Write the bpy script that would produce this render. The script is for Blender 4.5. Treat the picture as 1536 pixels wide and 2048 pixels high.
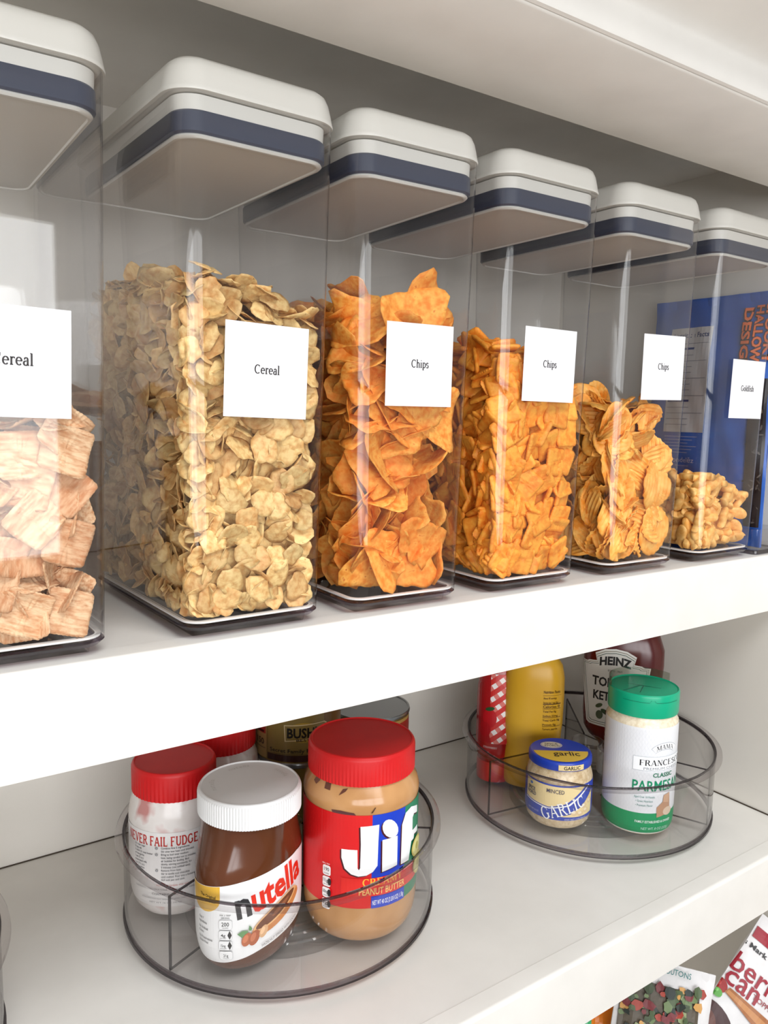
import bpy, bmesh, math, random
import numpy as np
from mathutils import Vector, Matrix
for o in list(bpy.data.objects): bpy.data.objects.remove(o)
sc = bpy.context.scene
COL = sc.collection
PI = math.pi
rad = math.radians

# ------------------------------------------------------------------ camera
CR_ = (0.8208, -0.5709, 0.0197); CU_ = (0.0544, 0.1124, 0.9922); CW_ = (0.5686, 0.8133, -0.1233)
cam = bpy.data.cameras.new('camera'); camo = bpy.data.objects.new('camera', cam); COL.objects.link(camo)
cam.sensor_fit = 'VERTICAL'; cam.sensor_height = 36.0; cam.lens = 1590.63*36/2048
cam.clip_start = 0.01
camo.matrix_world = Matrix(((CR_[0], CU_[0], -CW_[0], 0.0), (CR_[1], CU_[1], -CW_[1], -0.4949),
                            (CR_[2], CU_[2], -CW_[2], 0.1563), (0, 0, 0, 1)))
sc.camera = camo
sc.view_settings.view_transform = 'Standard'; sc.view_settings.look = 'None'
sc.view_settings.gamma = 1.0; sc.view_settings.use_curve_mapping = False
sc.view_settings.exposure = -0.10
sc.cycles.transparent_max_bounces = 26
sc.cycles.max_bounces = 5
sc.cycles.use_light_tree = False
sc.cycles.diffuse_bounces = 4; sc.cycles.glossy_bounces = 3
sc.cycles.caustics_reflective = False; sc.cycles.caustics_refractive = False
# ------------------------------------------------------------------ light
WORLD_STR = 0.37; WIN_STR = 6.4; WIN_COL = (0.95, 0.975, 1.0)
wd = bpy.data.worlds.new('world'); sc.world = wd; wd.use_nodes = True
bg = wd.node_tree.nodes['Background']; bg.inputs[0].default_value = (0.94, 0.97, 1.0, 1); bg.inputs[1].default_value = WORLD_STR

la = bpy.data.lights.new('ceiling_light', 'AREA'); la.shape = 'RECTANGLE'; la.size = 1.6; la.size_y = .9; la.energy = 45; la.color = (.98, .99, 1)
lo_ = bpy.data.objects.new('ceiling_light', la); COL.objects.link(lo_); lo_.location = (.25, -1.35, 1.75)
lo_.rotation_euler = (Vector((.35, .05, 0))-Vector(lo_.location)).to_track_quat('-Z', 'Y').to_euler()
# ------------------------------------------------------------------ helpers
def lin(c):
    return tuple((x/255/12.92 if x/255 <= .04045 else ((x/255+.055)/1.055)**2.4) for x in c)
_m = {}
def mat(name, c, rough=.45, spec=.5, metal=0.0, coat=0.0, sss=0.0, emit=None):
    if name in _m: return _m[name]
    m = bpy.data.materials.new(name); m.use_nodes = True; b = m.node_tree.nodes['Principled BSDF']
    b.inputs['Base Color'].default_value = (*lin(c), 1); b.inputs['Roughness'].default_value = rough
    b.inputs['Specular IOR Level'].default_value = spec; b.inputs['Metallic'].default_value = metal
    b.inputs['Coat Weight'].default_value = coat
    if sss:
        b.inputs['Subsurface Weight'].default_value = sss; b.inputs['Subsurface Scale'].default_value = .01
    if emit:
        b.inputs['Emission Color'].default_value = (*emit[0], 1); b.inputs['Emission Strength'].default_value = emit[1]
    _m[name] = m; return m
def noisy(name, c1, c2, scale, rough=.6, bump=0.0, detail=4, c3=None, rand=0.0, bscale=None, spec=.4, lo=.35, hi=.65, dist=.002, alt=None):
    """two or three tone procedural material with bump; rand = per object/island value variation"""
    if name in _m: return _m[name]
    m = bpy.data.materials.new(name); m.use_nodes = True; nt = m.node_tree; b = nt.nodes['Principled BSDF']
    tc = nt.nodes.new('ShaderNodeTexCoord'); n = nt.nodes.new('ShaderNodeTexNoise')
    n.inputs['Scale'].default_value = scale; n.inputs['Detail'].default_value = detail
    nt.links.new(tc.outputs['Object'], n.inputs['Vector'])
    r = nt.nodes.new('ShaderNodeValToRGB'); r.color_ramp.elements[0].position = lo; r.color_ramp.elements[1].position = hi
    r.color_ramp.elements[0].color = (*lin(c1), 1); r.color_ramp.elements[1].color = (*lin(c2), 1)
    if c3:
        e = r.color_ramp.elements.new(min(.99, hi+.12)); e.color = (*lin(c3), 1)
    nt.links.new(n.outputs['Fac'], r.inputs['Fac']); out = r.outputs['Color']
    if rand:
        oi = nt.nodes.new('ShaderNodeObjectInfo'); ge = nt.nodes.new('ShaderNodeNewGeometry')
        ad = nt.nodes.new('ShaderNodeMath'); ad.operation = 'ADD'; fr = nt.nodes.new('ShaderNodeMath'); fr.operation = 'FRACT'
        nt.links.new(oi.outputs['Random'], ad.inputs[0]); nt.links.new(ge.outputs['Random Per Island'], ad.inputs[1])
        nt.links.new(ad.outputs[0], fr.inputs[0])
        mr = nt.nodes.new('ShaderNodeMapRange'); mr.inputs['To Min'].default_value = 1-rand; mr.inputs['To Max'].default_value = 1+rand*.6
        nt.links.new(fr.outputs[0], mr.inputs['Value'])
        hs = nt.nodes.new('ShaderNodeHueSaturation'); nt.links.new(mr.outputs[0], hs.inputs['Value'])
        nt.links.new(out, hs.inputs['Color']); out = hs.outputs['Color']
        if alt:
            m7 = nt.nodes.new('ShaderNodeMath'); m7.operation = 'MULTIPLY'; m7.inputs[1].default_value = 7.13; nt.links.new(fr.outputs[0], m7.inputs[0])
            f7 = nt.nodes.new('ShaderNodeMath'); f7.operation = 'FRACT'; nt.links.new(m7.outputs[0], f7.inputs[0])
            rm = nt.nodes.new('ShaderNodeMapRange'); rm.inputs['From Min'].default_value = alt[1]; rm.inputs['From Max'].default_value = 1; rm.inputs['To Max'].default_value = .42
            nt.links.new(f7.outputs[0], rm.inputs['Value']); mm = nt.nodes.new('ShaderNodeMix'); mm.data_type = 'RGBA'
            nt.links.new(rm.outputs[0], mm.inputs[0]); nt.links.new(out, mm.inputs[6]); mm.inputs[7].default_value = (*lin(alt[0]), 1); out = mm.outputs[2]
    nt.links.new(out, b.inputs['Base Color']); b.inputs['Roughness'].default_value = rough
    b.inputs['Specular IOR Level'].default_value = spec
    if bump:
        n2 = nt.nodes.new('ShaderNodeTexNoise'); n2.inputs['Scale'].default_value = bscale or scale*2; n2.inputs['Detail'].default_value = 5
        nt.links.new(tc.outputs['Object'], n2.inputs['Vector'])
        bp = nt.nodes.new('ShaderNodeBump'); bp.inputs['Strength'].default_value = bump; bp.inputs['Distance'].default_value = dist
        nt.links.new(n2.outputs['Fac'], bp.inputs['Height']); nt.links.new(bp.outputs['Normal'], b.inputs['Normal'])
    _m[name] = m; return m
def clear(name, tint=(1, 1, 1), edge=(.8, .78, .8), f0=.032, rough=.02):
    """thin clear plastic: see-through, Schlick reflection, more absorption where the path through the wall is long"""
    if name in _m: return _m[name]
    m = bpy.data.materials.new(name); m.use_nodes = True; nt = m.node_tree; nt.nodes.remove(nt.nodes['Principled BSDF'])
    out = nt.nodes['Material Output']
    lw = nt.nodes.new('ShaderNodeLayerWeight'); lw.inputs['Blend'].default_value = .5
    pw = nt.nodes.new('ShaderNodeMath'); pw.operation = 'POWER'; pw.inputs[1].default_value = 5
    nt.links.new(lw.outputs['Facing'], pw.inputs[0])
    ma = nt.nodes.new('ShaderNodeMath'); ma.operation = 'MULTIPLY_ADD'; ma.inputs[1].default_value = .9; ma.inputs[2].default_value = f0
    nt.links.new(pw.outputs[0], ma.inputs[0])
    p3 = nt.nodes.new('ShaderNodeMath'); p3.operation = 'POWER'; p3.inputs[1].default_value = 3
    nt.links.new(lw.outputs['Facing'], p3.inputs[0])
    mx = nt.nodes.new('ShaderNodeMix'); mx.data_type = 'RGBA'
    mx.inputs[6].default_value = (*tint, 1); mx.inputs[7].default_value = (*edge, 1); nt.links.new(p3.outputs[0], mx.inputs[0])
    tr = nt.nodes.new('ShaderNodeBsdfTransparent'); nt.links.new(mx.outputs[2], tr.inputs[0])
    gl = nt.nodes.new('ShaderNodeBsdfGlossy'); gl.inputs['Roughness'].default_value = rough
    ms = nt.nodes.new('ShaderNodeMixShader'); nt.links.new(ma.outputs[0], ms.inputs[0])
    nt.links.new(tr.outputs[0], ms.inputs[1]); nt.links.new(gl.outputs[0], ms.inputs[2]); nt.links.new(ms.outputs[0], out.inputs[0])
    _m[name] = m; return m

def link(name, me, mats, parent=None, smooth=True, angle=35):
    if not isinstance(mats, (list, tuple)): mats = [mats]
    for m in mats: me.materials.append(m)
    if smooth:
        me.polygons.foreach_set('use_smooth', [True]*len(me.polygons))
        try: me.set_sharp_from_angle(angle=rad(angle))
        except Exception: pass
    o = bpy.data.objects.new(name, me); COL.objects.link(o)
    if parent: o.parent = parent
    return o
def mesh(vs, fs): me = bpy.data.meshes.new('m'); me.from_pydata([tuple(v) for v in vs], [], fs); me.update(); return me
def tag(o, label, cat, group=None, kind=None):
    o['label'] = label; o['category'] = cat
    if group: o['group'] = group
    if kind: o['kind'] = kind
    return o
def empty(name, loc, rz=0.0):
    o = bpy.data.objects.new(name, None); o.empty_display_size = .02; COL.objects.link(o)
    o.location = loc; o.rotation_euler = (0, 0, rz); return o
class MB:
    def __init__(s): s.v = []; s.f = []; s.mi = []
    def add(s, vs, fs, mi=0):
        k = len(s.v); s.v += [tuple(v) for v in vs]; s.f += [tuple(i+k for i in f) for f in fs]; s.mi += [mi]*len(fs); return s
    def box(s, x0, x1, y0, y1, z0, z1, mi=0):
        vs = [(x, y, z) for z in (z0, z1) for y in (y0, y1) for x in (x0, x1)]
        return s.add(vs, [(0, 2, 3, 1), (4, 5, 7, 6), (0, 1, 5, 4), (2, 6, 7, 3), (0, 4, 6, 2), (1, 3, 7, 5)], mi)
    def loft(s, loops, cap0=True, cap1=True, mi=0, closed=True):
        n = len(loops[0]); vs = [p for l in loops for p in l]; fs = []
        for k in range(len(loops)-1):
            for i in range(n if closed else n-1):
                j = (i+1) % n; fs.append((k*n+i, k*n+j, (k+1)*n+j, (k+1)*n+i))
        if cap0: fs.append(tuple(range(n-1, -1, -1)))
        if cap1: fs.append(tuple((len(loops)-1)*n+i for i in range(n)))
        return s.add(vs, fs, mi)
    def lathe(s, prof, seg=64, sx=1, sy=1, cap0=True, cap1=True, mi=0, c=(0, 0)):
        return s.loft([[(c[0]+r*sx*math.cos(2*PI*k/seg), c[1]+r*sy*math.sin(2*PI*k/seg), z) for k in range(seg)] for r, z in prof], cap0, cap1, mi)
    def extrude(s, prof, x0, x1, mi=0):
        """prof: (y,z) polygon, extruded along x"""
        n = len(prof); vs = [(x0, y, z) for y, z in prof]+[(x1, y, z) for y, z in prof]
        fs = [(i, (i+1) % n, n+(i+1) % n, n+i) for i in range(n)]+[tuple(range(n-1, -1, -1)), tuple(range(n, 2*n))]
        return s.add(vs, fs, mi)
    def build(s, name, mats, parent=None, smooth=True, angle=35):
        me = mesh(s.v, s.f)
        o = link(name, me, mats, parent, smooth, angle)
        if any(s.mi): me.polygons.foreach_set('material_index', s.mi)
        bm = bmesh.new(); bm.from_mesh(me); bmesh.ops.recalc_face_normals(bm, faces=bm.faces); bm.to_mesh(me); bm.free()
        return o
def rr(x0, x1, y0, y1, r, z, n=8):
    out = []
    for ax, ay, a0 in ((x0+r, y0+r, 180), (x1-r, y0+r, 270), (x1-r, y1-r, 0), (x0+r, y1-r, 90)):
        for k in range(n+1):
            a = rad(a0+90*k/n); out.append((ax+r*math.cos(a), ay+r*math.sin(a), z))
    return out

# ------------------------------------------------------------------ lettering
_tc = {}
def glyph_text(txt, off=0.0):
    key = (txt, off)
    if key in _tc: return _tc[key]
    cu = bpy.data.curves.new('t', 'FONT'); cu.body = txt; cu.size = 1.0; cu.resolution_u = 2; cu.offset = off
    cu.fill_mode = 'FRONT'
    ob = bpy.data.objects.new('t', cu); COL.objects.link(ob)
    me = bpy.data.meshes.new_from_object(ob)
    vs = [(v.co.x, v.co.y) for v in me.vertices]; fs = [tuple(p.vertices) for p in me.polygons]
    bpy.data.objects.remove(ob); bpy.data.curves.remove(cu); bpy.data.meshes.remove(me)
    if vs:
        mnx = min(v[0] for v in vs); mxx = max(v[0] for v in vs)
        vs = [(v[0]-mnx, v[1]) for v in vs]; w = mxx-mnx
    else: w = 0
    _tc[key] = (vs, fs, w); return _tc[key]
# broad-nib serif letters made of strokes
TH = .085; TN = .032
def _V(x, y0, y1, w=None): w = (w or TH)/2; return [(x-w, y0), (x+w, y0), (x+w, y1), (x-w, y1)]
def _H(x0, x1, y, w=None): w = (w or TN)/2; return [(x0, y-w), (x1, y-w), (x1, y+w), (x0, y+w)]
def _L(x0, y0, x1, y1, w=None): w = (w or TH)/2; return [(x0-w, y0), (x0+w, y0), (x1+w, y1), (x1-w, y1)]
def _A(cx, cy, rx, ry, a0, a1, n=14):
    o = []; i = []
    for k in range(n+1):
        a = rad(a0+(a1-a0)*k/n); t = (TN+(TH-TN)*abs(math.cos(a)))/2
        c, s = math.cos(a), math.sin(a); o.append((cx+(rx+t)*c, cy+(ry+t)*s)); i.append((cx+(rx-t)*c, cy+(ry-t)*s))
    return [('strip', o, i)]
def _D(x, y, r): return [(x+r*math.cos(k*PI/5), y+r*math.sin(k*PI/5)) for k in range(10)]
def serif_glyph(ch):
    G = {
     'C': ([*_A(.36, .34, .28, .33, 48, 312), _V(.585, .46, .66, .03)], .68),
     'e': ([*_A(.23, .23, .18, .22, 0, 318), _H(.07, .43, .25)], .47),
     'r': ([_V(.12, 0, .46), _H(.02, .24, .015), _H(.03, .12, .445), *_A(.25, .33, .11, .11, 160, 50), _D(.33, .40, .045)], .38),
     'a': ([_V(.33, .03, .33), *_A(.22, .33, .11, .12, 0, 155), _D(.11, .36, .042), *_A(.2, .13, .14, .125, 70, 345), _H(.33, .43, .015)], .45),
     'l': ([_V(.13, 0, .72), _H(.03, .24, .015), _H(.03, .13, .705)], .27),
     'h': ([_V(.12, 0, .72), _H(.02, .22, .015), _H(.03, .12, .705), *_A(.265, .30, .135, .145, 150, 0), _V(.40, 0, .3), _H(.31, .5, .015)], .52),
     'i': ([_V(.13, 0, .46), _H(.03, .24, .015), _H(.03, .13, .445), _D(.13, .63, .055)], .27),
     'p': ([_V(.12, -.2, .46), _H(.02, .23, -.185), _H(.02, .12, .445), *_A(.25, .23, .18, .22, 135, -135)], .5),
     's': ([*_A(.18, .34, .11, .11, 30, 250), *_A(.19, .125, .12, .115, 80, -150), _V(.31, .33, .45, .025), _V(.055, .02, .13, .025)], .37),
     'G': ([*_A(.36, .34, .28, .33, 48, 315), _V(.585, .46, .66, .03), _V(.585, .06, .3), _H(.47, .68, .3)], .73),
     'o': ([*_A(.24, .23, .18, .22, 0, 360, 20)], .49),
     'd': ([_V(.38, 0, .72), _H(.3, .38, .705), _H(.38, .48, .015), *_A(.23, .23, .18, .22, 45, 315)], .51),
     'f': ([_V(.13, 0, .52), _H(.03, .25, .015), _H(.03, .27, .45), *_A(.24, .55, .11, .15, 170, 55), _D(.31, .66, .045)], .3),
     't': ([_V(.14, .05, .6), _H(.03, .28, .45), *_A(.22, .08, .08, .07, 180, 310)], .31),
     'c': ([*_A(.23, .23, .18, .22, 50, 315), _D(.36, .37, .042)], .43),
     'u': ([_V(.12, .12, .46), *_A(.24, .15, .12, .135, 180, 360), _V(.38, 0, .46), _H(.03, .12, .445), _H(.3, .38, .445)], .5),
     'A': ([_L(.06, 0, .31, .68, TN*1.3), _L(.57, 0, .33, .68), _H(.14, .48, .24), _H(0, .16, .015), _H(.46, .68, .015)], .68),
     'D': ([_V(.13, 0, .68), _H(.03, .32, .665), _H(.03, .32, .015), *_A(.3, .34, .27, .325, 90, -90)], .68),
     'E': ([_V(.13, 0, .68), _H(.03, .55, .665), _H(.03, .55, .015), _H(.13, .4, .35), _V(.54, .5, .68, .03), _V(.54, 0, .18, .03), _V(.4, .27, .43, .03)], .62),
     'F': ([_V(.13, 0, .68), _H(.03, .53, .665), _H(.03, .26, .015), _H(.13, .4, .35), _V(.52, .5, .68, .03), _V(.4, .27, .43, .03)], .58),
     'I': ([_V(.14, 0, .68), _H(.03, .26, .665), _H(.03, .26, .015)], .31),
     'L': ([_V(.13, 0, .68), _H(.03, .26, .665), _H(.03, .52, .015), _V(.51, 0, .2, .03)], .57),
     'M': ([_L(.12, 0, .12, .68, TN*1.2), _L(.42, .05, .16, .68), _L(.42, .05, .66, .68, TN*1.2), _V(.7, 0, .68), _H(.02, .22, .015), _H(.6, .8, .015), _H(.02, .18, .665), _H(.66, .8, .665)], .84),
     'N': ([_V(.12, 0, .68, TN*1.3), _L(.56, 0, .14, .68), _V(.58, 0, .68, TN*1.3), _H(.02, .22, .015), _H(.02, .16, .665), _H(.48, .68, .665)], .7),
     'R': ([_V(.13, 0, .68), _H(.03, .35, .665), _H(.03, .24, .015), *_A(.32, .5, .15, .155, 90, -90), _H(.13, .34, .34), _L(.56, 0, .33, .34), _H(.5, .66, .015)], .67),
     'S': ([*_A(.27, .5, .17, .16, 40, 260), *_A(.27, .18, .18, .17, 85, -150), _V(.44, .5, .66, .03), _V(.09, .02, .2, .03)], .53),
     'U': ([_V(.14, .2, .68), *_A(.34, .22, .2, .2, 180, 360), _V(.54, .2, .68, TN*1.3), _H(.03, .25, .665), _H(.45, .64, .665)], .67),
     'V': ([_L(.33, 0, .1, .68), _L(.35, 0, .56, .68, TN*1.3), _H(0, .2, .665), _H(.46, .66, .665)], .66),
     'Y': ([_V(.33, 0, .32), _L(.33, .3, .1, .68), _L(.33, .3, .56, .68, TN*1.3), _H(0, .2, .665), _H(.46, .66, .665), _H(.23, .43, .015)], .66),
     'O': ([*_A(.36, .34, .29, .33, 0, 360, 24)], .72),
    }
    return G.get(ch, ([], .3))
class Print:
    """flat artwork in metres (u right, v up) with colours and layers"""
    def __init__(s): s.items = []; s.cols = []; s.lay = 0
    def ci(s, c):
        if c not in s.cols: s.cols.append(c)
        return s.cols.index(c)
    def raw(s, vs, fs, c, lay=None):
        s.lay += 1; s.items.append(([tuple(v) for v in vs], fs, s.ci(c), s.lay if lay is None else lay)); return s
    def poly(s, pts, c, lay=None): return s.raw(pts, [tuple(range(len(pts)))], c, lay)
    def rect(s, x0, y0, x1, y1, c, lay=None): return s.poly([(x0, y0), (x1, y0), (x1, y1), (x0, y1)], c, lay)
    def ell(s, x, y, rx, ry, c, rot=0, n=28, lay=None):
        cr, sr = math.cos(rot), math.sin(rot); p = []
        for k in range(n):
            a = 2*PI*k/n; ex, ey = rx*math.cos(a), ry*math.sin(a); p.append((x+ex*cr-ey*sr, y+ex*sr+ey*cr))
        return s.poly(p, c, lay)
    def rrect(s, x0, y0, x1, y1, r, c): return s.poly([(p[0], p[1]) for p in rr(x0, x1, y0, y1, r, 0, 4)], c)
    def _place(s, vs, fs, w, x, y, width, size, c, align, rot, sx, warp):
        k = size if size else 1; kx = k*sx
        if width: kx = width/w if w else k
        if align == 'c': ox = -w*kx/2
        elif align == 'r': ox = -w*kx
        else: ox = 0
        cr, sr = math.cos(rot), math.sin(rot); out = []
        for a, b in vs:
            px, py = a*kx+ox, b*k
            if warp: px, py = warp(px, py)
            out.append((x+px*cr-py*sr, y+px*sr+py*cr))
        return s.raw(out, fs, c)
    def text(s, t, x, y, size, c, align='c', rot=0, width=None, bold=0.0, sx=1, warp=None):
        vs, fs, w = glyph_text(t, bold)
        if not vs: return s
        return s._place(vs, fs, w, x, y, width, size, c, align, rot, sx, warp)
    def serif(s, t, x, y, size, c, align='c', rot=0, width=None, sx=1, warp=None, thick=1.0, thin=1.0, gap=.02):
        global TH, TN
        th, tn = TH, TN; TH *= thick; TN *= thin
        vs, fs = [], []; cur = 0
        for ch in t:
            if ch == ' ': cur += .28; continue
            sh, w = serif_glyph(ch)
            for p in sh:
                k = len(vs)
                if isinstance(p[0], str):
                    o, i = p[1], p[2]; n = len(o)
                    vs += [(a+cur, b) for a, b in o]+[(a+cur, b) for a, b in i]
                    fs += [(k+j, k+j+1, k+n+j+1, k+n+j) for j in range(n-1)]
                else:
                    vs += [(a+cur, b) for a, b in p]; fs.append(tuple(range(k, k+len(p))))
            cur += w+gap
        TH, TN = th, tn
        return s._place(vs, fs, cur, x, y, width, size, c, align, rot, sx, warp)
    def build(s, name, fn, parent=None, step=None, eps=.00010, base=.0003, rough=.35, vstep=None):
        """fn(u,v,d) -> 3D point at distance d off the surface"""
        if step and not vstep: vstep = .004
        bm = bmesh.new(); lay = bm.verts.layers.float.new('lay')
        for vs, fs, ci, l in s.items:
            bv = []
            for a, b in vs:
                v = bm.verts.new((a, b, 0)); v[lay] = l; bv.append(v)
            for f in fs:
                if len(set(f)) < 3: continue
                try: F = bm.faces.new([bv[i] for i in f]); F.material_index = ci
                except ValueError: pass
        for st, ax in ((step, 0), (vstep, 1)):
            if not st: continue
            lo = min(v.co[ax] for v in bm.verts); hi = max(v.co[ax] for v in bm.verts); u = lo+st
            while u < hi:
                co = [0, 0, 0]; co[ax] = u; no = [0, 0, 0]; no[ax] = 1
                bmesh.ops.bisect_plane(bm, geom=bm.verts[:]+bm.edges[:]+bm.faces[:], plane_co=co, plane_no=no, dist=1e-7)
                u += st
        mx = max(1, s.lay)
        for v in bm.verts: v.co = fn(v.co.x, v.co.y, base+eps*v[lay])
        me = bpy.data.meshes.new('m'); bm.to_mesh(me); bm.free()
        mats = [mat('print_%d_%d_%d_%d' % (*c[:3], int(rough*100)), c[:3], rough=rough) for c in s.cols]
        o = link(name, me, mats, parent, smooth=False)
        return o
def wrap(prof, sx, sy, th0, R, c=(0, 0), rot=0.0):
    """surface of revolution (prof: list of (r,z)), u = arc length from angle th0"""
    zs = [p[1] for p in prof]; rs = [p[0] for p in prof]
    def fn(u, v, d):
        th = th0+u/R; r = float(np.interp(v, zs, rs))+d
        x, y = r*sx*math.cos(th-rot), r*sy*math.sin(th-rot)
        if rot: x, y = x*math.cos(rot)-y*math.sin(rot), x*math.sin(rot)+y*math.cos(rot)
        return Vector((c[0]+x, c[1]+y, v))
    return fn

# ------------------------------------------------------------------ measures
H = .4041; T = .068; Z2 = -.3338; Y2 = -.0548; YB = .3857; XR = .9406
YF = .0067; W = .108; D = .2115; KT = .0047; CRAD = .0165; ZL = .3528
X = [.0322, .1906, .3236, .467, .619, .7665]
TH_ = [rad(a) for a in (-.8, 1.323, -1.241, -.395, -.896, .058)]
XL = -.75

# ------------------------------------------------------------------ setting
paint = noisy('white_paint', (226, 223, 217), (231, 228, 222), 18, rough=.38, bump=.08, bscale=220, dist=.0006)
wallm = noisy('wall_paint', (224, 219, 210), (228, 223, 215), 6, rough=.5, bump=.1, bscale=300, dist=.0005)
gapm = mat('dark_gap', (70, 60, 48), rough=.9)
def struct(o): o['kind'] = 'structure'; return o
struct(MB().box(XL, XR+.05, YB, YB+.02, -1.6, .95).build('wall_back', wallm))
struct(MB().box(XR, XR+.02, -.2, YB, -1.6, .95).build('wall_right', wallm))
struct(MB().box(XL-.02, XL, -.2, YB, -1.6, .95).build('wall_left', wallm))
floorm = noisy('wood_floor', (182, 160, 138), (196, 174, 152), 3, rough=.5)
struct(MB().box(-3, 3.5, -2.8, YB, -1.62, -1.6).build('floor', floorm, smooth=False))
# window behind the camera: frame, sash bars, bright panes and blind slats
wf = MB()
WX0, WX1, WZ0, WZ1, WY = -2.6, .76, -.46, .70, -2.5
for a in ((WX0-.07, WX0, WZ0-.07, WZ1+.07), (WX1, WX1+.07, WZ0-.07, WZ1+.07)): wf.box(a[0], a[1], WY-.05, WY+.03, a[2], a[3])
wf.box(WX0, WX1, WY-.05, WY+.03, WZ0-.07, WZ0); wf.box(WX0, WX1, WY-.05, WY+.03, WZ1, WZ1+.07)
[wf.box(q-.025, q+.025, WY-.05, WY+.02, WZ0, WZ1) for q in (-.05, -.9, -1.75)]; wf.box(WX0, WX1, WY-.05, WY+.02, .13, .16)
struct(wf.build('window_1', mat('window_frame', (225, 223, 218)), smooth=False))
pane = mat('window_daylight', (255, 255, 255), emit=(WIN_COL, WIN_STR))
struct(MB().add([(WX0, WY-.02, WZ0), (WX1, WY-.02, WZ0), (WX1, WY-.02, WZ1), (WX0, WY-.02, WZ1)], [(0, 3, 2, 1)]).build('window_2', pane, smooth=False))

def shelf(name, z, yf, label, nose=.004, x0=XL, x1=XR, t=T):
    e = empty(name, (0, 0, z)); tag(e, label, 'shelf', 'white painted pantry shelves')
    b = MB().box(x0, x1, yf+.020, YB, -t, 0); b.build('board', paint, e, smooth=False)
    r = nose; p = [(yf+.0195, -t), (yf, -t)]+[(yf+r-r*math.cos(a), -r+r*math.sin(a)) for a in [k*PI/2/6 for k in range(7)]]+[(yf+.0195, .0004)]
    MB().extrude(p, x0, x1).build('front_edging', paint, e, angle=50)
    MB().box(x0, x1, YB-.0012, YB-.0002, 0, .0012).build('back_seam', gapm, e, smooth=False)
    return e
mid = shelf('pantry_shelf', 0, 0, 'white middle shelf carrying the row of tall clear food containers')
low = shelf('pantry_shelf', Z2, Y2, 'white lower shelf carrying the clear turntables of jars and bottles')
MB().box(XR-.0014, XR-.0002, Y2, YB, 0, .0014).build('side_seam', gapm, low, smooth=False)
up = empty('pantry_shelf', (0, 0, H)); tag(up, 'white upper shelf overhead with dark recessed underside and deep moulded front', 'shelf', 'white painted pantry shelves')
MB().box(XL, XR, -.010, YB, .062, .095).build('board', paint, up, smooth=False)
MB().extrude([(0.0, 0), (0.0, .062), (-.118, .062), (-.118, .002), (-.116, 0)], XL, XR).build('front_rail', paint, up, angle=50)
MB().extrude([(-.1182, .0015), (-.1205, .0025), (-.1215, .005), (-.1220, .0235), (-.1235, .0270), (-.1300, .0310), (-.1500, .0400), (-.1750, .0520), (-.1850, .0570), (-.1880, .0600), (-.1900, .0650), (-.1900, .13), (-.1182, .13)], XL, XR).build('crown_moulding', paint, up, angle=40)
low2 = empty('pantry_shelf', (0, 0, -.80)); tag(low2, 'white bottom shelf under the bags of salad toppings', 'shelf', 'white painted pantry shelves')
MB().box(XL, XR, -.10, YB, -T, 0).build('board', paint, low2, smooth=False)

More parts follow.
